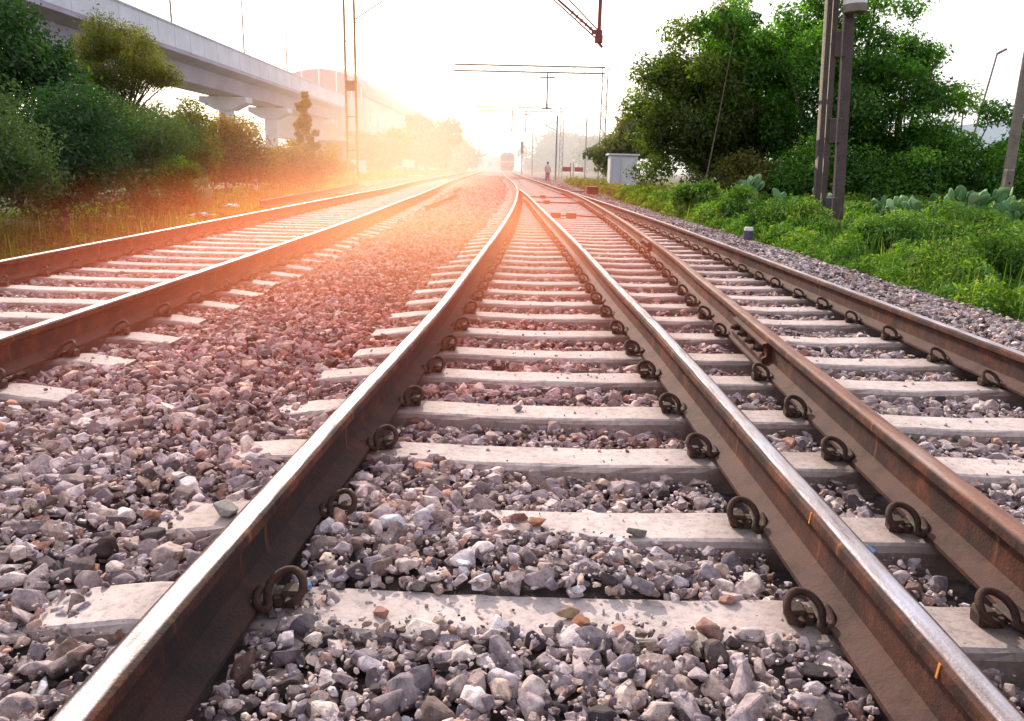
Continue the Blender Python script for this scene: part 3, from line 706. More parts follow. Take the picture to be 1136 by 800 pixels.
blades('dry_grass', 'dry straw coloured stalks on the right verge', 800, lambda y, r: right_edge(y)+.1+(np.clip(y*.75, 4, 15)-3.0)*r, (4.8, 30), (.3, .75), 'leaf_o', 22)
blades('dry_grass', 'thin green and dry stalks along the foot of the left bushes', 4000, lambda y, r: left_edge(y)-.1-2.6*r, (7, 40), (.12, .4), 'weeds', 23)
# small rounded weed clumps on the right
for i, (x, y, w, h) in enumerate(((5.2, 15.5, .65, .5), (5.0, 18.5, .7, .5), (5.6, 12.3, .7, .45), (5.4, 9.2, .8, .42), (6.9, 9.8, .8, .5), (7.2, 12.6, .7, .5), (4.9, 22, .7, .55))):
    lab = ['rounded weed clump by the white topped stub', 'rounded weed clump further up the shoulder edge', 'leafy weed clump near the foot of the mast', 'weed clump spilling over the ballast edge on the right', 'weed clump by the right edge of the photo', 'weed clump in front of the cactus', 'farthest rounded weed clump before the trees'][i]
    bushw = tree('weed_clump', 'weed', lab, (x, y), (x, y, h*.45), (w, w*.8, h*.85), 24, .2, 7000, .022*max(1, y/11), 'weeds', .01, seed=50+i, group='weed clumps on the right verge', limbs=3, asp=.4, top_tone=.5, bark='twig')
# prickly pears
def cactus(label, x, y, w, h, n, seed):
    rnd = random.Random(seed); root = empty('prickly_pear', (x, y, float(gz(x, y)))); tag(root, label, 'cactus', 'prickly pear clumps')
    bm = bmesh.new(); tones = []
    def pad(p, d, s, depth):
        s *= 1.0
        mt = Matrix.Translation(p) @ d.to_track_quat('Z', 'Y').to_matrix().to_4x4() @ Matrix.Rotation(rnd.uniform(0, 6.3), 4, 'Z') @ Matrix.Translation((0, 0, s*.48)) @ Matrix.Diagonal((s*.36, s*.07, s*.55, 1))
        vs = bmesh.ops.create_icosphere(bm, subdivisions=2, radius=1, matrix=mt)['verts']; tv = rnd.uniform(.1, 1)
        tones.extend([tv]*len(vs))
        if depth > 0:
            for _ in range(rnd.choice((1, 2, 2, 3))):
                d2 = (d + Vector((rnd.uniform(-.8, .8), rnd.uniform(-.8, .8), rnd.uniform(-.1, .5)))).normalized()
                pad(p + d*s*.95 + d2*0, d2, s*rnd.uniform(.75, 1.0), depth-1)
    for _ in range(n):
        d = Vector((rnd.uniform(-.5, .5), rnd.uniform(-.5, .5), 1)).normalized()
        pad(Vector((rnd.uniform(-w, w), rnd.uniform(-w*.5, w*.5), -.02)), d, rnd.uniform(.25, .33)*h, 2)
    me = bpy.data.meshes.new('pads'); bm.to_mesh(me); bm.free(); me.materials.append(M['cactus'])
    a = me.attributes.new('tone', 'FLOAT', 'POINT'); a.data.foreach_set('value', tones)
    for p in me.polygons: p.use_smooth = True
    link(bpy.data.objects.new('pads', me), root)
cactus('prickly pear clump right of the lattice mast foot', 8.6, 17.6, .6, 1.15, 9, 1)
cactus('pale prickly pear clump midway between mast and leaning pole', 9.6, 17.0, .6, 1.3, 9, 2)
cactus('prickly pear clump nearest the concrete post', 10.2, 16.0, .6, 1.1, 8, 3)
cactus('small prickly pear just left of the lattice mast', 7.2, 20.5, .5, 1.2, 6, 4)
cactus('prickly pear at the foot of the trees, far left of the mast', 6.7, 24.0, .4, 1.5, 6, 5)
cactus('prickly pear beside the pieces of litter on the left verge', -8.7, 21.5, .35, 1.2, 6, 6)

# ------------------------------------------------------------------ masts
def beamtube(bm, a, b, w): flatbar(bm, a, b, w, w)
# right lattice mast
ox, oy = 6.28, 16.1; z0 = float(gz(ox, oy))
root = empty('lattice_mast', (ox-.03, oy, z0), rad(5)); root.rotation_euler[1] = rad(-3.2); tag(root, 'tall weathered two legged lattice mast with stacked weights, right of the tracks', 'mast')
H = 9.0
for s in (-1, 1):
    bm = bmesh.new(); w0, w1 = .185, .135
    a = Vector((s*w0, 0, -.1)); b = Vector((s*w1, 0, H)); flatbar(bm, a, b, .105, .20); bevel(bm, .008)
    obj('leg', bm, M['mastc'], root)
zz = [.35, 1.85, 3.42, 5.0, 6.5, 8.0]
for k, z in enumerate(zz):
    bm = bmesh.new(); w = .185+(.135-.185)*z/H
    box(bm, (0, 0, z+.16), (2*w-.105, .17, .46)); bevel(bm, .01)
    obj('batten', bm, M['mastc'], root)
bm = bmesh.new()
bar(bm, (-.02, -.17, .0), (-.02, -.17, 8.9), .012); 
for z in (1.0, 2.6, 4.2): box(bm, (-.02, -.14, z), (.05, .09, .04))
obj('guide_rod', bm, M['steel'], root)
t = NT('mast sunlight and dapple'); g_, ps_ = t.pos(); nz_ = t.noise(1.3, 3, g_.outputs['Position'], .5); n4 = t.noise(30, 5, g_.outputs['Position'], .7)
cpm = t.mix(t.smooth(nz_, .58, .61), (.95, .78, .56), (.17, .13, .14)); cpm = t.mix(.5, cpm, t.ramp(n4, [(.35, (.5, .5, .5)), (.6, (1.1, 1.1, 1.1))]), 'MULTIPLY')  # cream sunlight with dark tree dapple, painted as colour
bm = bmesh.new(); flatbar(bm, (-.185-.056, 0, -.1), (-.135-.056, 0, H), .008, .198); flatbar(bm, (-.185-.043, -.103, -.1), (-.135-.043, -.103, H), .022, .006)
obj('added_sunlit_face', bm, t.done(t.bsdf(cpm, .85)), root)  # thin plate added on the left leg to carry the painted sunlight
# counterweight stack
wt = empty('weight_stack', (.27, -.10, 0)); wt.parent = root; wt.location = (.16, -.22, 4.10)
for k in range(6):
    bm = bmesh.new(); bar(bm, (0, 0, k*.135), (0, 0, k*.135+.125), .21, .21, 24); bevel(bm, .008)
    obj('weight', bm, M['white'] if k else M['concrete'], wt)
bm = bmesh.new(); bar(bm, (0, 0, -.08), (0, 0, 4.2), .015); obj('hanger', bm, M['steel'], wt)

# stays: twin pole mast on the left, 48 m out
root = empty('twin_pole_mast', (-9.6, 48, -.2)); tag(root, 'tall thin twin pole mast left of the tracks with a small box halfway', 'mast')
for s in (-.27, .30):
    bm = bmesh.new(); bar(bm, (s, 0, 0), (s, 0, 14), .075, .06, 8); obj('pole', bm, M['goldsteel'], root)
bm = bmesh.new(); box(bm, (.02, 0, 5.6), (.46, .22, .55)); bevel(bm, .02); obj('junction_box', bm, M['redsteel'], root)
for z in (2.0, 3.9, 8, 11):
    bm = bmesh.new(); box(bm, (.015, 0, z), (.50, .05, .05)); obj('batten', bm, M['redsteel'], root)
bm = bmesh.new(); bar(bm, (.34, 0, 9.15), (4.2, 0, 11.6), .035); bar(bm, (.34, 0, 8.95), (.9, 0, 9.4), .03); bar(bm, (.34, 0, 9.6), (4.2, 0, 11.75), .02)
obj('bracket_arm', bm, M['steel'], root)

def portal(label, Y, xl, xr, ztop, drops, mastw=.38, left_mast=False):
    root = empty('portal_gantry', (xr, Y, -.2)); tag(root, label, 'gantry', 'overhead line gantries')
    bm = bmesh.new(); L = xr-xl
    for dz in (0, -.42):
        for dy in (-.2, .2): flatbar(bm, (-L, dy, ztop+dz), (0, dy, ztop+dz), .05, .05)
    n = int(L/1.2)
    for i in range(n):
        a = -L+L*i/n; b = -L+L*(i+1)/n
        for dy in (-.2, .2): flatbar(bm, (a, dy, ztop if i % 2 else ztop-.42), (b, dy, ztop-.42 if i % 2 else ztop), .014, .014)
    obj('beam', bm, M['steel'], root)
    for mx in ([0, -L] if left_mast else [0]):
        bm = bmesh.new()
        for s in (-1, 1): flatbar(bm, (mx+s*mastw/2, 0, 0), (mx+s*mastw/2, 0, ztop+.05), .06, .10)
        for z in np.arange(.6, ztop-.6, .9): flatbar(bm, (mx-mastw/2, 0, z), (mx+mastw/2, 0, z+.45), .03, .05); flatbar(bm, (mx+mastw/2, 0, z+.45), (mx-mastw/2, 0, z+.9), .03, .05)
        obj('mast', bm, M['steel'], root)
    for (dx, zb, r, arm) in drops:
        bm = bmesh.new(); bar(bm, (dx-xr, 0, ztop-.4), (dx-xr, 0, zb), r, r, 10); dr = obj('drop_arm', bm, M['redsteel'], root)
        if arm:
            bm = bmesh.new()
            bar(bm, (dx-xr, 0, zb+.18), (dx-xr-arm, 0, zb+.18+arm*.78), .032); bar(bm, (dx-xr-.05, 0, zb+.35), (dx-xr-arm*.98, 0, zb+.45+arm*.82), .02)
            bar(bm, (dx-xr, 0, zb+.05), (dx-xr-arm*.9, 0, zb+.06+arm*.72), .02)
            for k in range(5):
                f = .12+k*.07; p = Vector((dx-xr-arm*f, 0, zb+.18+arm*.78*f)); q = p+Vector((-.03*1, 0, .024))
                bar(bm, p, q, .075, .05, 10)
            obj('cantilever', bm, M['redsteel'], root)
            bm = bmesh.new(); box(bm, (dx-xr, 0, zb+.1), (.22, .14, .22)); bevel(bm, .02); box(bm, (dx-xr-.06, 0, zb+.28), (.3, .06, .12)); bar(bm, (dx-xr+.1, -.05, zb-.12), (dx-xr-.08, .05, zb+.1), .04)
            obj('clamp', bm, M['redsteel'], dr)
        else:
            bm = bmesh.new(); 
            for k in range(4): bar(bm, (dx-xr, 0, zb+.1*k), (dx-xr, 0, zb+.1*k+.05), .11, .07, 10)
            obj('insulator', bm, M['steel'], dr)
            bm = bmesh.new(); box(bm, (dx-xr, 0, ztop-.75), (1.1, .08, .08)); box(bm, (dx-xr, 0, ztop-2.9), (.7, .06, .06)); obj('crossbar', bm, M['steel'], dr)
portal('red drop arm and sloping cantilever hanging from an overhead beam, nearest', 24, -15.8, 16.2, 9.4, [(2.25, 4.72, .055, 1.9)], .5, True)
portal('thin overhead gantry crossing the tracks in the middle distance', 60, -4.6, 6.2, 8.3, [(2.1, 5.4, .05, 0)])
portal('pale smaller gantry further down the line', 96, -5.6, 5.2, 8.0, [(1.0, 5.3, .05, 0), (-.6, 5.3, .05, 0)])
# three thin poles behind the trees
root = empty('triple_pole_mast', (10.2, 40, -.1)); tag(root, 'group of three thin posts rising behind the right trees', 'mast')
for s in (-.25, .05, .24):
    bm = bmesh.new(); bar(bm, (s, 0, 0), (s, 0, 12), .035); obj('pole', bm, M['steel'], root)
bm = bmesh.new(); box(bm, (.0, 0, 7.55), (.6, .05, .05)); obj('batten', bm, M['steel'], root)
# leaning concrete pole, short post, distant lamp pole
bm = bmesh.new(); bar(bm, (0, 0, -.2), (.02, 0, 7.2), .135, .10, 14); o = obj('leaning_pole', bm, M['concrete'], loc=(12.6, 21, float(gz(13.3, 21))))
tag(o, 'leaning round concrete pole at the right edge of the photo', 'pole')
bm = bmesh.new(); vs = box(bm, (0, 0, .55), (.19, .15, 1.5)); bevel(bm, .015)
o = obj('concrete_post', bm, M['concrete'], loc=(11.9, 19.8, float(gz(11.9, 19.8)))); tag(o, 'short square concrete post left of the leaning pole', 'post')
for z in (.85, .98):
    bm = bmesh.new(); bar(bm, (0, -.07, z), (0, -.079, z), .03, .03, 10); obj('hole', bm, M['black'], o)
root = empty('lamp_pole', (21.6, 40, 0)); tag(root, 'thin lamp pole poking up beyond the right trees', 'lamp pole')
bm = bmesh.new(); bar(bm, (0, 0, 0), (.95, 0, 6.7), .05, .04); obj('pole', bm, M['steel'], root)
bm = bmesh.new(); box(bm, (1.15, 0, 6.85), (.45, .2, .1), ry=-.5); bevel(bm, .02); obj('lamp_head', bm, M['steel'], root)
bm = bmesh.new(); box(bm, (.58, -.05, 4.2), (.3, .3, .35)); obj('control_box', bm, M['steel'], root)
# thin dry stalk leaning in front of right trees
bm = bmesh.new(); tube(bm, [(0, 0, 0), (.25, 0, 1.3), (.42, 0, 2.6), (.75, 0, 5.4)], [.03, .026, .018, .008], 6)
tag(obj('bare_stalk', bm, M['twig'], loc=(5.65, 25.2, -.15)), 'long thin bare stalk leaning in front of the right trees', 'stalk')

# small trackside objects
bm = bmesh.new(); bar(bm, (0, 0, 0), (0, 0, .17), .085, .08, 14); o = obj('marker_stub', bm, simple('violet grey paint', (.10, .08, .13), .7, .3, 14), loc=(4.15, 14.3, -.13))
bm = bmesh.new(); bar(bm, (0, 0, .17), (0, 0, .235), .088, .07, 14); bevel(bm, .008); obj('cap', bm, M['white'], o); tag(o, 'short dark stub with a white cap at the ballast edge', 'marker')
root = empty('kilometre_marker', (-9.9, 31, float(gz(-9.9, 31)))); tag(root, 'small white and red marker post in the left grass', 'marker')
bm = bmesh.new(); box(bm, (0, 0, .28), (.12, .10, .6)); bevel(bm, .01); obj('post', bm, M['white'], root)
bm = bmesh.new(); box(bm, (0, -.052, .42), (.10, .008, .14)); obj('plate', bm, M['red'], root)
def rag(name, label, x, y, w, d, mat, seed):
    rnd = random.Random(seed); bm = bmesh.new(); n = 8; rows = []
    for i in range(n):
        rows.append([bm.verts.new(((i/(n-1)-.5)*w+rnd.uniform(-.03, .03), (j/(n-1)-.5)*d+rnd.uniform(-.03, .03), .05+rnd.uniform(0, .11)*(1-abs(i/(n-1)-.5)*1.2))) for j in range(n)])
    for i in range(n-1):
        for j in range(n-1): bm.faces.new((rows[i][j], rows[i+1][j], rows[i+1][j+1], rows[i][j+1]))
    tag(obj(name, bm, M[mat], loc=(x, y, float(gz(x, y))+.06)), label, 'litter')
rag('plastic_sheet', 'torn white plastic sheet on the left grass, nearer the rail', -7.0, 18.0, .5, .3, 'plastic', 1)
rag('plastic_bag', 'crumpled white bag in the left grass, behind the sheet', -7.55, 21.6, .42, .35, 'plastic', 2)
for i, (x, y, r, lab) in enumerate(((7.75, 13.1, .17, 'pale grey boulder in the weeds near the right edge'), (7.45, 13.3, .10, 'small stone beside the pale boulder in the weeds'), (6.6, 22.2, .2, 'pinkish rubble lump before the right trees'), (7.3, 21.7, .16, 'rubble lump just left of the mast, among weeds'))):
    loose_stone(x, y, float(gz(x, y))+.08, r, lab, (.42, .36, .37), 60+i, (1, .8, .7), i)
# blue and green scraps between the stones
for (x, y, z, lab, s, m) in ((-.50, 1.77, .02, 'small blue plastic scrap against the left V rail', .022, 'bluep'), (1.03, 2.1, -.02, 'light blue scrap between the right two middle rails', .035, 'bluep')):
    bm = bmesh.new(); box(bm, (0, 0, .01), (s*1.6, s, .012), .6, .3); bevel(bm, .003); tag(obj('plastic_scrap', bm, M[m], loc=(x, y, z)), lab, 'litter')

# spare rail lengths
make_rail([(-6.25, 19.8), (-6.6, 25), (-7.25, 34), (-7.9, 41)], M['rail_rusty'], 'spare rusty rail laid on the verge left of the left track', 'spare rails', -.06)
make_rail([(-2.05, 18.5), (-2.02, 22), (-1.98, 27)], M['rail_rusty'], 'short rusty rail length lying on ballast right of the left track', 'spare rails', -.03)
make_rail([(-2.35, 31), (-2.45, 36)], M['rail_rusty'], 'far short rusty rail piece on the ballast', 'spare rails', -.03)
def cube_thing(name, label, cat, loc, size, mat, rz=0, bev=.01):
    bm = bmesh.new(); box(bm, (0, 0, size[2]/2), size, rz); bevel(bm, bev); return tag(obj(name, bm, M[mat], loc=loc), label, cat)
# point rod assembly crossing the turnout
root = empty('point_rodding', (1.3, 17.6, 0)); tag(root, 'dark point rod with two blocks lying across the turnout sleepers', 'point rod')
bm = bmesh.new(); tube(bm, [(-.45, 0, .05), (.1, 0, .05), (.45, -.12, .04), (.68, .0, .10)], .018, 8); obj('rod', bm, M['clip'], root)
for x in (-.42, -.08):
    bm = bmesh.new(); box(bm, (x, 0, .05), (.22, .16, .11)); bevel(bm, .01); obj('block', bm, M['clip'], root)
for i, yy in enumerate((24.5, 29.0)):
    bm = bmesh.new(); x0, x1 = float(rx('L', yy)), float(rx('Q', yy)); bar(bm, (x0+.08, yy, .04), (x1-.1, yy, .04), .02)
    box(bm, (x0+.9, yy, .05), (.2, .15, .10)); tag(obj('stretcher_bar', bm, M['clip']), ['stretcher bar between the switch blades, nearer one', 'stretcher bar between the switch blades, farther one'][i], 'stretcher bar')
root = empty('point_machine', (3.45, 37, -.1)); tag(root, 'rusty red point machine box right of the switch', 'point machine')
bm = bmesh.new(); box(bm, (0, 0, .20), (.52, .8, .3)); bevel(bm, .02); obj('housing', bm, M['redsteel'], root)
bm = bmesh.new(); box(bm, (0, 0, .365), (.56, .84, .03)); bar(bm, (-.3, 0, .15), (-1.2, 0, .12), .025); obj('lid', bm, M['redsteel'], root)

# white relay cabin
root = empty('relay_cabin', (6.0, 46.5, -.15)); tag(root, 'white panelled trackside cabin under the light green tree', 'cabin')
bm = bmesh.new(); box(bm, (0, 0, 1.0), (1.5, 1.3, 1.9)); bevel(bm, .01); obj('body', bm, M['white'], root)
bm = bmesh.new(); box(bm, (0, 0, 2.02), (1.75, 1.55, .10)); bevel(bm, .01); obj('roof', bm, M['white'], root)
bm = bmesh.new(); box(bm, (-.42, -.665, 1.0), (.5, .02, 1.65)); obj('door', bm, M['viaduct'], root)
for s in (-.72, -.1, .72):
    bm = bmesh.new(); box(bm, (s, -.68, 1.0), (.06, .03, 1.9)); obj('frame', bm, M['white'], root)
# white location boxes on legs, left
root = empty('location_box', (-12.1, 92, -.2)); tag(root, 'white equipment box on two brown legs left of the far tracks', 'equipment box')
bm = bmesh.new(); box(bm, (-.3, 0, 1.45), (.62, .4, .85)); box(bm, (.36, .02, 1.38), (.62, .4, .78)); bevel(bm, .02); obj('case', bm, M['white'], root)
for s in (-.35, .3):
    bm = bmesh.new(); box(bm, (s, 0, .5), (.3, .25, 1.05)); obj('leg', bm, M['brown'], root)
bm = bmesh.new(); box(bm, (.3, 0, .12), (2.6, 1.4, .12)); obj('plinth', bm, M['white'], root)
# red boards
root = empty('warning_board', (4.9, 72, -.2)); tag(root, 'pair of dark red boards on thin posts left of the cabin', 'sign')
for s in (-.45, .6):
    bm = bmesh.new(); box(bm, (s, 0, 1.2), (.75, .04, .38)); obj('board', bm, M['red'], root)
for s in (-.12, .12):
    bm = bmesh.new(); bar(bm, (s, .03, 0), (s, .03, 1.75), .035); obj('post', bm, M['steel'], root)
# colour light signal
root = empty('signal_post', (.8, 120, -.2)); tag(root, 'far signal post with a dark tall head right of the train', 'signal')
bm = bmesh.new(); bar(bm, (0, 0, 0), (0, 0, 4.0), .07); obj('post', bm, M['steel'], root)
bm = bmesh.new(); box(bm, (0, 0, 4.1), (.42, .25, 1.7)); bevel(bm, .04); obj('signal_head', bm, M['black'], root)
for s, (x, y, h) in enumerate(((4.1, 85, 5.0), (8.8, 105, 6), (2.6, 135, 5.6))):
    root = empty('wire_post', (x, y, -.2)); tag(root, ['slim bracket post right of the person', 'slim bracket post behind the red boards', 'slim bracket post near the far signal'][s], 'post', 'slim bracket posts')
    bm = bmesh.new(); bar(bm, (0, 0, 0), (0, 0, h+1.5), .08); obj('post', bm, M['steel'], root)
    bm = bmesh.new(); bar(bm, (0, 0, h), (-1.2, 0, h+.5), .04); bar(bm, (0, 0, h+.9), (-1.2, 0, h+.5), .03); obj('bracket', bm, M['steel'], root)

# ------------------------------------------------------------------ train
TX, TY = -1.95, 178
root = empty('locomotive', (TX, TY, HEAD)); tag(root, 'red and cream locomotive coming head on down the line', 'locomotive')
bm = bmesh.new()
prof = [(-1.5, .95), (-1.52, 1.0), (-1.52, 3.1), (-1.42, 3.5), (-1.1, 3.85), (-.5, 4.0), (.5, 4.0), (1.1, 3.85), (1.42, 3.5), (1.52, 3.1), (1.52, 1.0), (1.5, .95)]
r0 = [bm.verts.new((x, (.0 if z < 2.0 else .45*(z-2.0)/2), z)) for x, z in prof]; r1 = [bm.verts.new((x, 17, z)) for x, z in prof]
for k in range(len(prof)): bm.faces.new((r0[k], r0[(k+1) % len(prof)], r1[(k+1) % len(prof)], r1[k]))
bm.faces.new(r0); bm.faces.new(r1[::-1]); obj('body', bm, M['trainred'], root)
bm = bmesh.new(); box(bm, (0, .02, 2.05), (3.08, .14, .42)); bevel(bm, .01); obj('cream_band', bm, M['cream'], root)
for s in (-.68, .68):
    bm = bmesh.new(); box(bm, (s, .20, 2.85), (1.05, .10, .78), 0, -.22); bevel(bm, .02); obj('windscreen', bm, M['darkglass'], root)
bm = bmesh.new(); bar(bm, (0, .26, 3.65), (0, .12, 3.65), .2, .2, 16); obj('headlight', bm, M['white'], root)
for s in (-1.0, 1.0):
    bm = bmesh.new(); bar(bm, (s, 0, 1.5), (s, -.06, 1.5), .12, .12, 12); obj('marker_light', bm, M['white'], root)
    bm = bmesh.new(); bar(bm, (s*.87, -.05, 1.02), (s*.87, -.5, 1.02), .08); bar(bm, (s*.87, -.5, 1.02), (s*.87, -.56, 1.02), .24, .24, 16); obj('buffer', bm, M['black'], root)
bm = bmesh.new(); box(bm, (0, .1, .62), (2.7, .2, .62)); box(bm, (0, -.02, .3), (2.3, .1, .35)); obj('cowcatcher', bm, M['black'], root)
bm = bmesh.new(); box(bm, (0, 8, .7), (2.4, 15, .5)); 
for yy in (2.5, 4.5, 12, 14):
    for s in (-.84, .84): bar(bm, (s-.07, yy, .54), (s+.07, yy, .54), .54, .54, 20)
obj('bogies', bm, M['black'], root)
bm = bmesh.new(); 
for s in (-.5, .5): bar(bm, (s, 4, 4.05), (s*.9, 5.2, 4.55), .03); bar(bm, (s*.9, 5.2, 4.55), (s*.9, 4.2, 5.2), .03)
bar(bm, (-.9, 4.2, 5.2), (.9, 4.2, 5.2), .05); obj('pantograph', bm, M['black'], root)

# ------------------------------------------------------------------ person walking beside the track
root = empty('person', (2.85, 74, -.14), rad(20)); tag(root, 'person in pink top and magenta trousers standing right of the tracks', 'person')
bm = bmesh.new(); sk = [((0, 0, .92), None, .13), ((0, 0, 1.10), 0, .125), ((0, 0, 1.30), 1, .15), ((0, 0, 1.44), 2, .07), ((0, 0, 1.52), 3, .055), ((0, -.01, 1.62), 4, .095), ((0, -.01, 1.70), 5, .07),
 ((.17, 0, 1.40), 2, .062), ((.24, .02, 1.14), 7, .048), ((.25, -.08, .90), 8, .036), ((.25, -.10, .82), 9, .034), ((-.17, 0, 1.40), 2, .062), ((-.25, .03, 1.14), 11, .048), ((-.22, -.07, .91), 12, .036), ((-.22, -.09, .83), 13, .034),
 ((.09, 0, .84), 0, .095), ((.11, -.04, .47), 15, .066), ((.12, .03, .08), 16, .045), ((.13, -.14, .04), 17, .04), ((-.09, 0, .84), 0, .095), ((-.11, .03, .47), 19, .066), ((-.12, .10, .08), 20, .045), ((-.13, -.05, .04), 21, .04)]
vv = [bm.verts.new(p) for p, _, _ in sk]
for i, (p, q, r) in enumerate(sk):
    if q is not None: bm.edges.new((vv[i], vv[q]))
me = bpy.data.meshes.new('body'); bm.to_mesh(me); bm.free(); o = bpy.data.objects.new('body', me); link(o, root); me.materials.append(M['skin'])
o.modifiers.new('skin', 'SKIN'); ly = me.skin_vertices[0] if me.skin_vertices else None
if ly is None: me.attributes.new('skin', 'FLOAT', 'POINT')
if ly:
    for i, (p, q, r) in enumerate(sk): ly.data[i].radius = (r, r*.8)
    ly.data[0].use_root = True
o.modifiers.new('sub', 'SUBSURF').levels = 1
bm = bmesh.new(); tube(bm, [(0, 0, .78), (0, 0, .95), (0, 0, 1.2), (0, 0, 1.36), (0, 0, 1.45)], [.24, .19, .19, .2, .08], 14); obj('tunic', bm, M['pink'], root, smooth=True)
for s in (-1, 1):
    bm = bmesh.new(); tube(bm, [(s*.08, 0, .86), (s*.11, 0, .47), (s*.12, .06, .12)], [.12, .10, .08], 12); obj('trouser_leg', bm, M['magenta'], root, smooth=True)
bm = bmesh.new(); bmesh.ops.create_uvsphere(bm, u_segments=14, v_segments=10, radius=.115, matrix=Matrix.Translation((0, .02, 1.67)) @ Matrix.Diagonal((.9, 1, .95, 1))); obj('hair', bm, M['hair'], root, smooth=True)

# ------------------------------------------------------------------ viaduct
root = empty('viaduct', (-31.5, 60, 0)); tag(root, 'elevated concrete railway viaduct crossing the upper left', 'viaduct')
Y0, Y1 = 22, 135
def vb(name, bm, mat, p=root): return obj(name, bm, M[mat], p)
bm = bmesh.new(); box(bm, (3.55, (Y0+Y1)/2-60, 10.75), (.35, Y1-Y0, 1.7)); box(bm, (-3.55, (Y0+Y1)/2-60, 10.75), (.35, Y1-Y0, 1.7))
for y in np.arange(Y0, Y1, 3.1): box(bm, (3.74, y-60, 10.75), (.04, .12, 1.7))
box(bm, (3.6, (Y0+Y1)/2-60, 11.65), (.5, Y1-Y0, .12)); vb('parapet', bm, 'viaduct')
bm = bmesh.new(); L = Y1-Y0; V = [(-3.7, 9.9), (3.7, 9.9), (3.7, 9.6), (2.3, 9.25), (1.9, 7.9), (-1.9, 7.9), (-2.3, 9.25), (-3.7, 9.6)]
r0 = [bm.verts.new((x, Y0-60, z)) for x, z in V]; r1 = [bm.verts.new((x, Y1-60, z)) for x, z in V]
for k in range(8): bm.faces.new((r0[k], r0[(k+1) % 8], r1[(k+1) % 8], r1[k]))
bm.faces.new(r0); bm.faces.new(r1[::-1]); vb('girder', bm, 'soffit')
for y in (34, 60, 90, 106, 131):
    bm = bmesh.new(); bar(bm, (0, y-60, -.5), (0, y-60, 6.6), .8, .8, 24); p = vb('pier', bm, 'viaduct')
    bm = bmesh.new(); V = [(-.9, 6.4), (.9, 6.4), (2.5, 7.2), (2.5, 7.75), (-2.5, 7.75), (-2.5, 7.2)]
    r0 = [bm.verts.new((x, y-61.1, z)) for x, z in V]; r1 = [bm.verts.new((x, y-58.9, z)) for x, z in V]
    for k in range(6): bm.faces.new((r0[k], r0[(k+1) % 6], r1[(k+1) % 6], r1[k]))
    bm.faces.new(r0); bm.faces.new(r1[::-1]); vb('pier_cap', bm, 'viaduct', p)
    bm = bmesh.new(); box(bm, (1.3, y-60, 7.83), (.8, .8, .14)); box(bm, (-1.3, y-60, 7.83), (.8, .8, .14)); vb('bearing', bm, 'black', p)
for y in (40, 54, 70, 88, 104, 122):
    bm = bmesh.new(); bar(bm, (2.9, y-60, 9.9), (2.9, y-60, 17.5), .10, .07); box(bm, (2.4, y-60, 15.5), (1.4, .06, .06)); vb('mast', bm, 'steel')
# station at the end of the viaduct
root = empty('elevated_station', (-32, 175, 0)); tag(root, 'pale elevated station with a reddish barrel roof beyond the viaduct', 'station')
bm = bmesh.new(); n = 16
def arc(y, rx_, rz_, z): return [bm.verts.new((rx_*math.cos(math.pi*i/n), y, z+rz_*math.sin(math.pi*i/n))) for i in range(n+1)]
ys_ = [(-40, 7.5, 4.2), (-36, 8, 5.0), (0, 8, 5.0), (40, 8, 4.6), (60, 7.5, 3.6)]; rows = [arc(y, a, b, 11.6) for y, a, b in ys_]
for i in range(len(rows)-1):
    for k in range(n): bm.faces.new((rows[i][k], rows[i][k+1], rows[i+1][k+1], rows[i+1][k]))
bm.faces.new(rows[0]); bm.faces.new(rows[-1][::-1]); obj('roof', bm, M['roof'], root)
for i in range(7):
    bm = bmesh.new(); ang = math.pi*(i+1)/8; bar(bm, (7.3*math.cos(ang), -40.2, 11.4), (7.3*math.cos(ang), -40.2, 11.6+4.1*math.sin(ang)), .12); obj('mullion', bm, M['white'], root)
bm = bmesh.new(); box(bm, (0, 10, 8.2), (15, 100, 6.6)); obj('wall', bm, M['wall'], root)
bm = bmesh.new(); box(bm, (0, 10, 2.4), (11, 96, 4.8)); obj('base', bm, M['wall'], root)
for i in range(12):
    bm = bmesh.new(); box(bm, (7.55, -34+i*8, 8.4), (.1, 5.0, 1.8)); obj('window', bm, M['darkglass'], root)
# low walls / huts
root = empty('trackside_hut', (-19.6, 88, 0)); tag(root, 'low white and brown hut just left of the twin poles', 'hut')
bm = bmesh.new(); box(bm, (0, 0, 1.6), (2.6, 3, 3.6)); obj('wall', bm, M['brown'], root)
bm = bmesh.new(); box(bm, (0, 0, 3.5), (3.0, 3.4, .2)); obj('roof', bm, M['wall'], root)
root = empty('white_wall', (-15.0, 80, 0)); tag(root, 'low white wall segment behind the twin poles', 'wall'); bm = bmesh.new(); box(bm, (-1.5, 0, .6), (3.6, .3, 1.5)); obj('wall', bm, M['white'], root)
bm = bmesh.new(); box(bm, (-1.5, 0, 1.4), (3.8, .4, .1)); obj('coping', bm, M['viaduct'], root)
root = empty('blue_building', (30.5, 50, 0)); tag(root, 'hazy blue grey building glimpsed between the right trees', 'building')
bm = bmesh.new(); box(bm, (0, 0, 2.0), (6, 8, 4.4)); obj('wall', bm, M['blue'], root)
bm = bmesh.new(); box(bm, (0, -4.1, .3), (6.2, .2, 1.2)); obj('plinth', bm, M['white'], root)
for s in (-1.6, .3, 2.0):
    bm = bmesh.new(); box(bm, (s, -4.03, 2.6), (.9, .08, 1.1)); obj('window', bm, M['darkglass'], root)
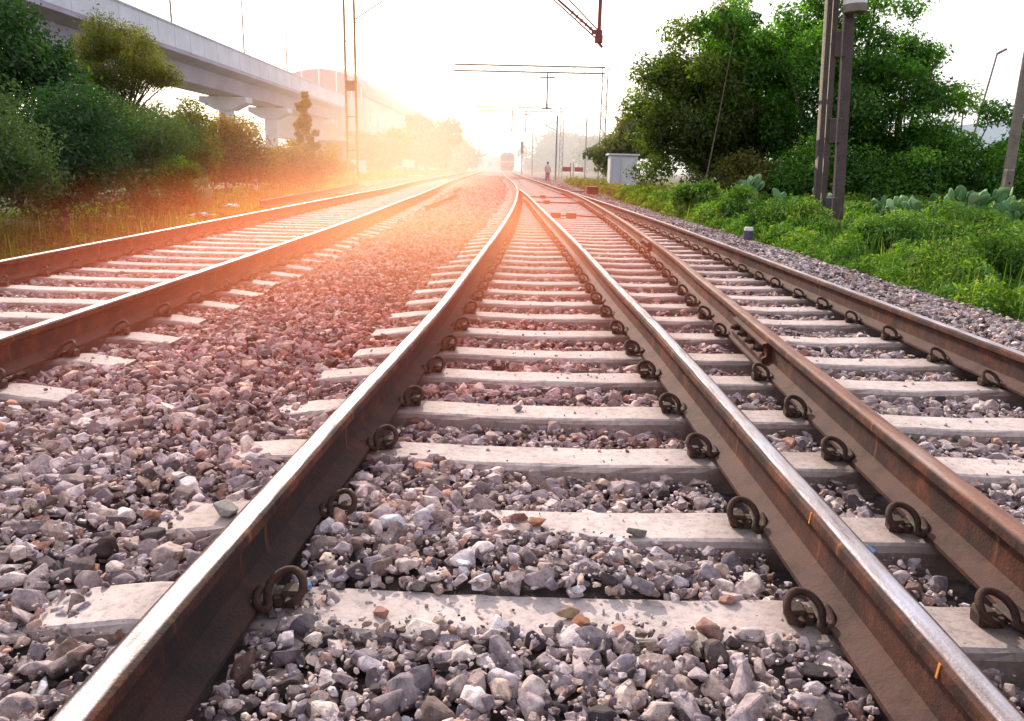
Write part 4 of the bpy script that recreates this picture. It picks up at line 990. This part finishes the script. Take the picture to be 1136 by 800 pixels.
# low pale station buildings far ahead
for i, (x, y, w, h, m) in enumerate(((-9, 260, 16, 4.0, 'wall'), (9.5, 240, 15, 3.4, 'wall'), (20, 210, 9, 3.0, 'white'), (-22, 240, 14, 4.5, 'white'))):
    root = empty('platform_building', (x, y, 0)); tag(root, ['long pale platform building left of the train', 'pale platform building right of the train', 'small white building beyond the red boards', 'white building behind the golden trees'][i], 'building', 'far platform buildings')
    bm = bmesh.new(); box(bm, (0, 0, h/2), (w, 8, h)); obj('wall', bm, M[m], root)
    bm = bmesh.new(); box(bm, (0, 0, h+.15), (w+1.5, 9.5, .3)); obj('roof', bm, M['viaduct'], root)
    for k in range(int(w/2.5)):
        bm = bmesh.new(); box(bm, (-w/2+1.3+k*2.5, -4.03, h*.5), (1.0, .08, 1.5)); obj('window', bm, M['darkglass'], root)

# ------------------------------------------------------------------ light, sky, haze
SUN_AZ, SUN_EL = rad(-19), rad(29)     # azimuth from +Y towards +X
w = bpy.data.worlds.new('World'); SC.world = w; w.use_nodes = True; nt = w.node_tree; bg = nt.nodes['Background']
sky = nt.nodes.new('ShaderNodeTexSky'); sky.sky_type = 'NISHITA'; sky.sun_disc = False; sky.sun_elevation = SUN_EL; sky.sun_rotation = SUN_AZ
sky.air_density = 1.0; sky.dust_density = 5; sky.ozone_density = 1
# a bright haze veil over the blue sky: whitest low down and around the sun
tc = nt.nodes.new('ShaderNodeTexCoord'); sp = nt.nodes.new('ShaderNodeSeparateXYZ'); nt.links.new(tc.outputs['Generated'], sp.inputs[0])
mr = nt.nodes.new('ShaderNodeMapRange'); mr.interpolation_type = 'SMOOTHSTEP'; nt.links.new(sp.outputs[2], mr.inputs[0])
for i_, q in zip((1, 2, 3, 4), (.30, .85, 17.5, 8.5)): mr.inputs[i_].default_value = q
dt = nt.nodes.new('ShaderNodeVectorMath'); dt.operation = 'DOT_PRODUCT'; nt.links.new(tc.outputs['Generated'], dt.inputs[0])
dt.inputs[1].default_value = (math.sin(rad(-11))*math.cos(rad(10)), math.cos(rad(-11))*math.cos(rad(10)), math.sin(rad(10)))
m2 = nt.nodes.new('ShaderNodeMapRange'); nt.links.new(dt.outputs['Value'], m2.inputs[0])
for i_, q in zip((1, 2, 3, 4), (-1, .8, .72, 1.)): m2.inputs[i_].default_value = q  # sky behind the camera lifted as added fill for surfaces facing it
m3 = nt.nodes.new('ShaderNodeMapRange'); m3.interpolation_type = 'SMOOTHSTEP'; nt.links.new(dt.outputs['Value'], m3.inputs[0])
for i_, q in zip((1, 2, 3, 4), (.88, 1, 0, 9)): m3.inputs[i_].default_value = q
def scl(col, val):
    n_ = nt.nodes.new('ShaderNodeVectorMath'); n_.operation = 'SCALE'; n_.inputs[0].default_value = col; nt.links.new(val, n_.inputs['Scale']); return n_.outputs[0]
mm = nt.nodes.new('ShaderNodeMath'); mm.operation = 'MULTIPLY'; nt.links.new(mr.outputs[0], mm.inputs[0]); nt.links.new(m2.outputs[0], mm.inputs[1])
ad = nt.nodes.new('ShaderNodeVectorMath'); ad.operation = 'ADD'; nt.links.new(scl((.5, .49, .51), mm.outputs[0]), ad.inputs[0]); nt.links.new(scl((1, .78, .42), m3.outputs[0]), ad.inputs[1])
hs = nt.nodes.new('ShaderNodeVectorMath'); hs.operation = 'SCALE'; hs.inputs['Scale'].default_value = .5; nt.links.new(sky.outputs[0], hs.inputs[0])
a2_ = nt.nodes.new('ShaderNodeVectorMath'); a2_.operation = 'ADD'; nt.links.new(ad.outputs[0], a2_.inputs[0]); nt.links.new(hs.outputs[0], a2_.inputs[1])
nt.links.new(a2_.outputs[0], bg.inputs[0]); bg.inputs[1].default_value = .15
sd = bpy.data.lights.new('Sun', 'SUN'); sd.energy = 4.9; sd.angle = rad(.8); sd.color = (1, .86, .72)
so = bpy.data.objects.new('Sun', sd); link(so)
dirv = Vector((math.sin(SUN_AZ)*math.cos(SUN_EL), math.cos(SUN_AZ)*math.cos(SUN_EL), math.sin(SUN_EL)))
so.rotation_euler = dirv.to_track_quat('Z', 'Y').to_euler(); so.location = dirv*100

def haze(name, label, lo, hi, density, color, g, shader=None):
    bm = bmesh.new(); c = [(a+b)/2 for a, b in zip(lo, hi)]; s = [b-a for a, b in zip(lo, hi)]; box(bm, c, s)
    m = bpy.data.materials.new(name); m.use_nodes = True; t = m.node_tree; t.nodes.clear()
    out = t.nodes.new('ShaderNodeOutputMaterial'); v = t.nodes.new('ShaderNodeVolumeScatter')
    v.inputs['Color'].default_value = (*color, 1); v.inputs['Density'].default_value = density; v.inputs['Anisotropy'].default_value = g
    t.links.new(v.outputs[0], out.inputs['Volume'])
    if shader: shader(t, v)
    o = obj(name, bm, m); tag(o, label, 'haze', None, 'stuff'); return o
def ramp_y(y0, y1, dens):
    def f(t, v):
        g = t.nodes.new('ShaderNodeNewGeometry'); sx = t.nodes.new('ShaderNodeSeparateXYZ'); t.links.new(g.outputs['Position'], sx.inputs[0])
        mr = t.nodes.new('ShaderNodeMapRange'); mr.interpolation_type = 'SMOOTHSTEP'; t.links.new(sx.outputs[1], mr.inputs[0])
        for i, q in zip((1, 2, 3, 4), (y0, y1, 0, dens)): mr.inputs[i].default_value = q
        t.links.new(mr.outputs[0], v.inputs['Density'])
    return f
haze('distant_haze', 'thin pale haze filling the air down the line', (-80, 30, -1), (80, 420, 26), .0045, (1, .92, .93), .4, ramp_y(24, 120, .0062))
def blob(cx, cy, cz, sx, sy, sz, dens):
    def f(t, v):
        g = t.nodes.new('ShaderNodeNewGeometry'); mp = t.nodes.new('ShaderNodeMapping'); mp.vector_type = 'POINT'
        mp.inputs['Location'].default_value = (-cx/sx, -cy/sy, -cz/sz); mp.inputs['Scale'].default_value = (1/sx, 1/sy, 1/sz)
        t.links.new(g.outputs['Position'], mp.inputs[0])
        ln = t.nodes.new('ShaderNodeVectorMath'); ln.operation = 'LENGTH'; t.links.new(mp.outputs[0], ln.inputs[0])
        mr = t.nodes.new('ShaderNodeMapRange'); mr.interpolation_type = 'SMOOTHERSTEP'; t.links.new(ln.outputs['Value'], mr.inputs[0])
        mr.inputs[1].default_value = 1.; mr.inputs[2].default_value = .0; mr.inputs[3].default_value = 0; mr.inputs[4].default_value = dens
        t.links.new(mr.outputs[0], v.inputs['Density'])
    return f
haze('flare_volume', 'low red flare glow volume added close above the stones beside the left rail of the V', (-5.6, 1.6, -.2), (2.4, 18.5, 1.35), .02, (1, .20, .09), .62, blob(-1.2, 9.4, .1, 3.9, 8.6, 1.3, .33))  # red scattering volume added to imitate lens flare
haze('flare_volume', 'warm orange flare glow volume added over the ballast between the tracks', (-10, 6, -.2), (5.2, 66, 7.2), .02, (1, .50, .27), .62, blob(-4.6, 36, .5, 6.4, 27, 6.4, .046))  # larger orange volume, added for the same flare glow

# ------------------------------------------------------------------ camera
cd = bpy.data.cameras.new('Camera'); cam = bpy.data.objects.new('Camera', cd); link(cam); SC.camera = cam
cd.sensor_fit = 'HORIZONTAL'; cd.sensor_width = 36; cd.lens = 36*883/1136; cd.clip_end = 5000; cd.clip_start = .05
pitch = math.atan((400-186)/883); roll = .022
R_ = Matrix.Rotation(math.pi/2-pitch, 3, 'X') @ Matrix.Rotation(roll, 3, 'Z')
cam.rotation_euler = R_.to_euler(); cam.location = (0, 0, CAM_H)
SC.view_settings.view_transform = 'Standard'; SC.view_settings.look = 'None'; SC.view_settings.exposure = 0; SC.view_settings.gamma = 1
SC.cycles.use_denoising = True; SC.cycles.max_bounces = 6; SC.cycles.volume_bounces = 0; SC.cycles.volume_step_rate = 2.0
SC.cycles.caustics_reflective = False; SC.cycles.caustics_refractive = False; SC.cycles.transparent_max_bounces = 8
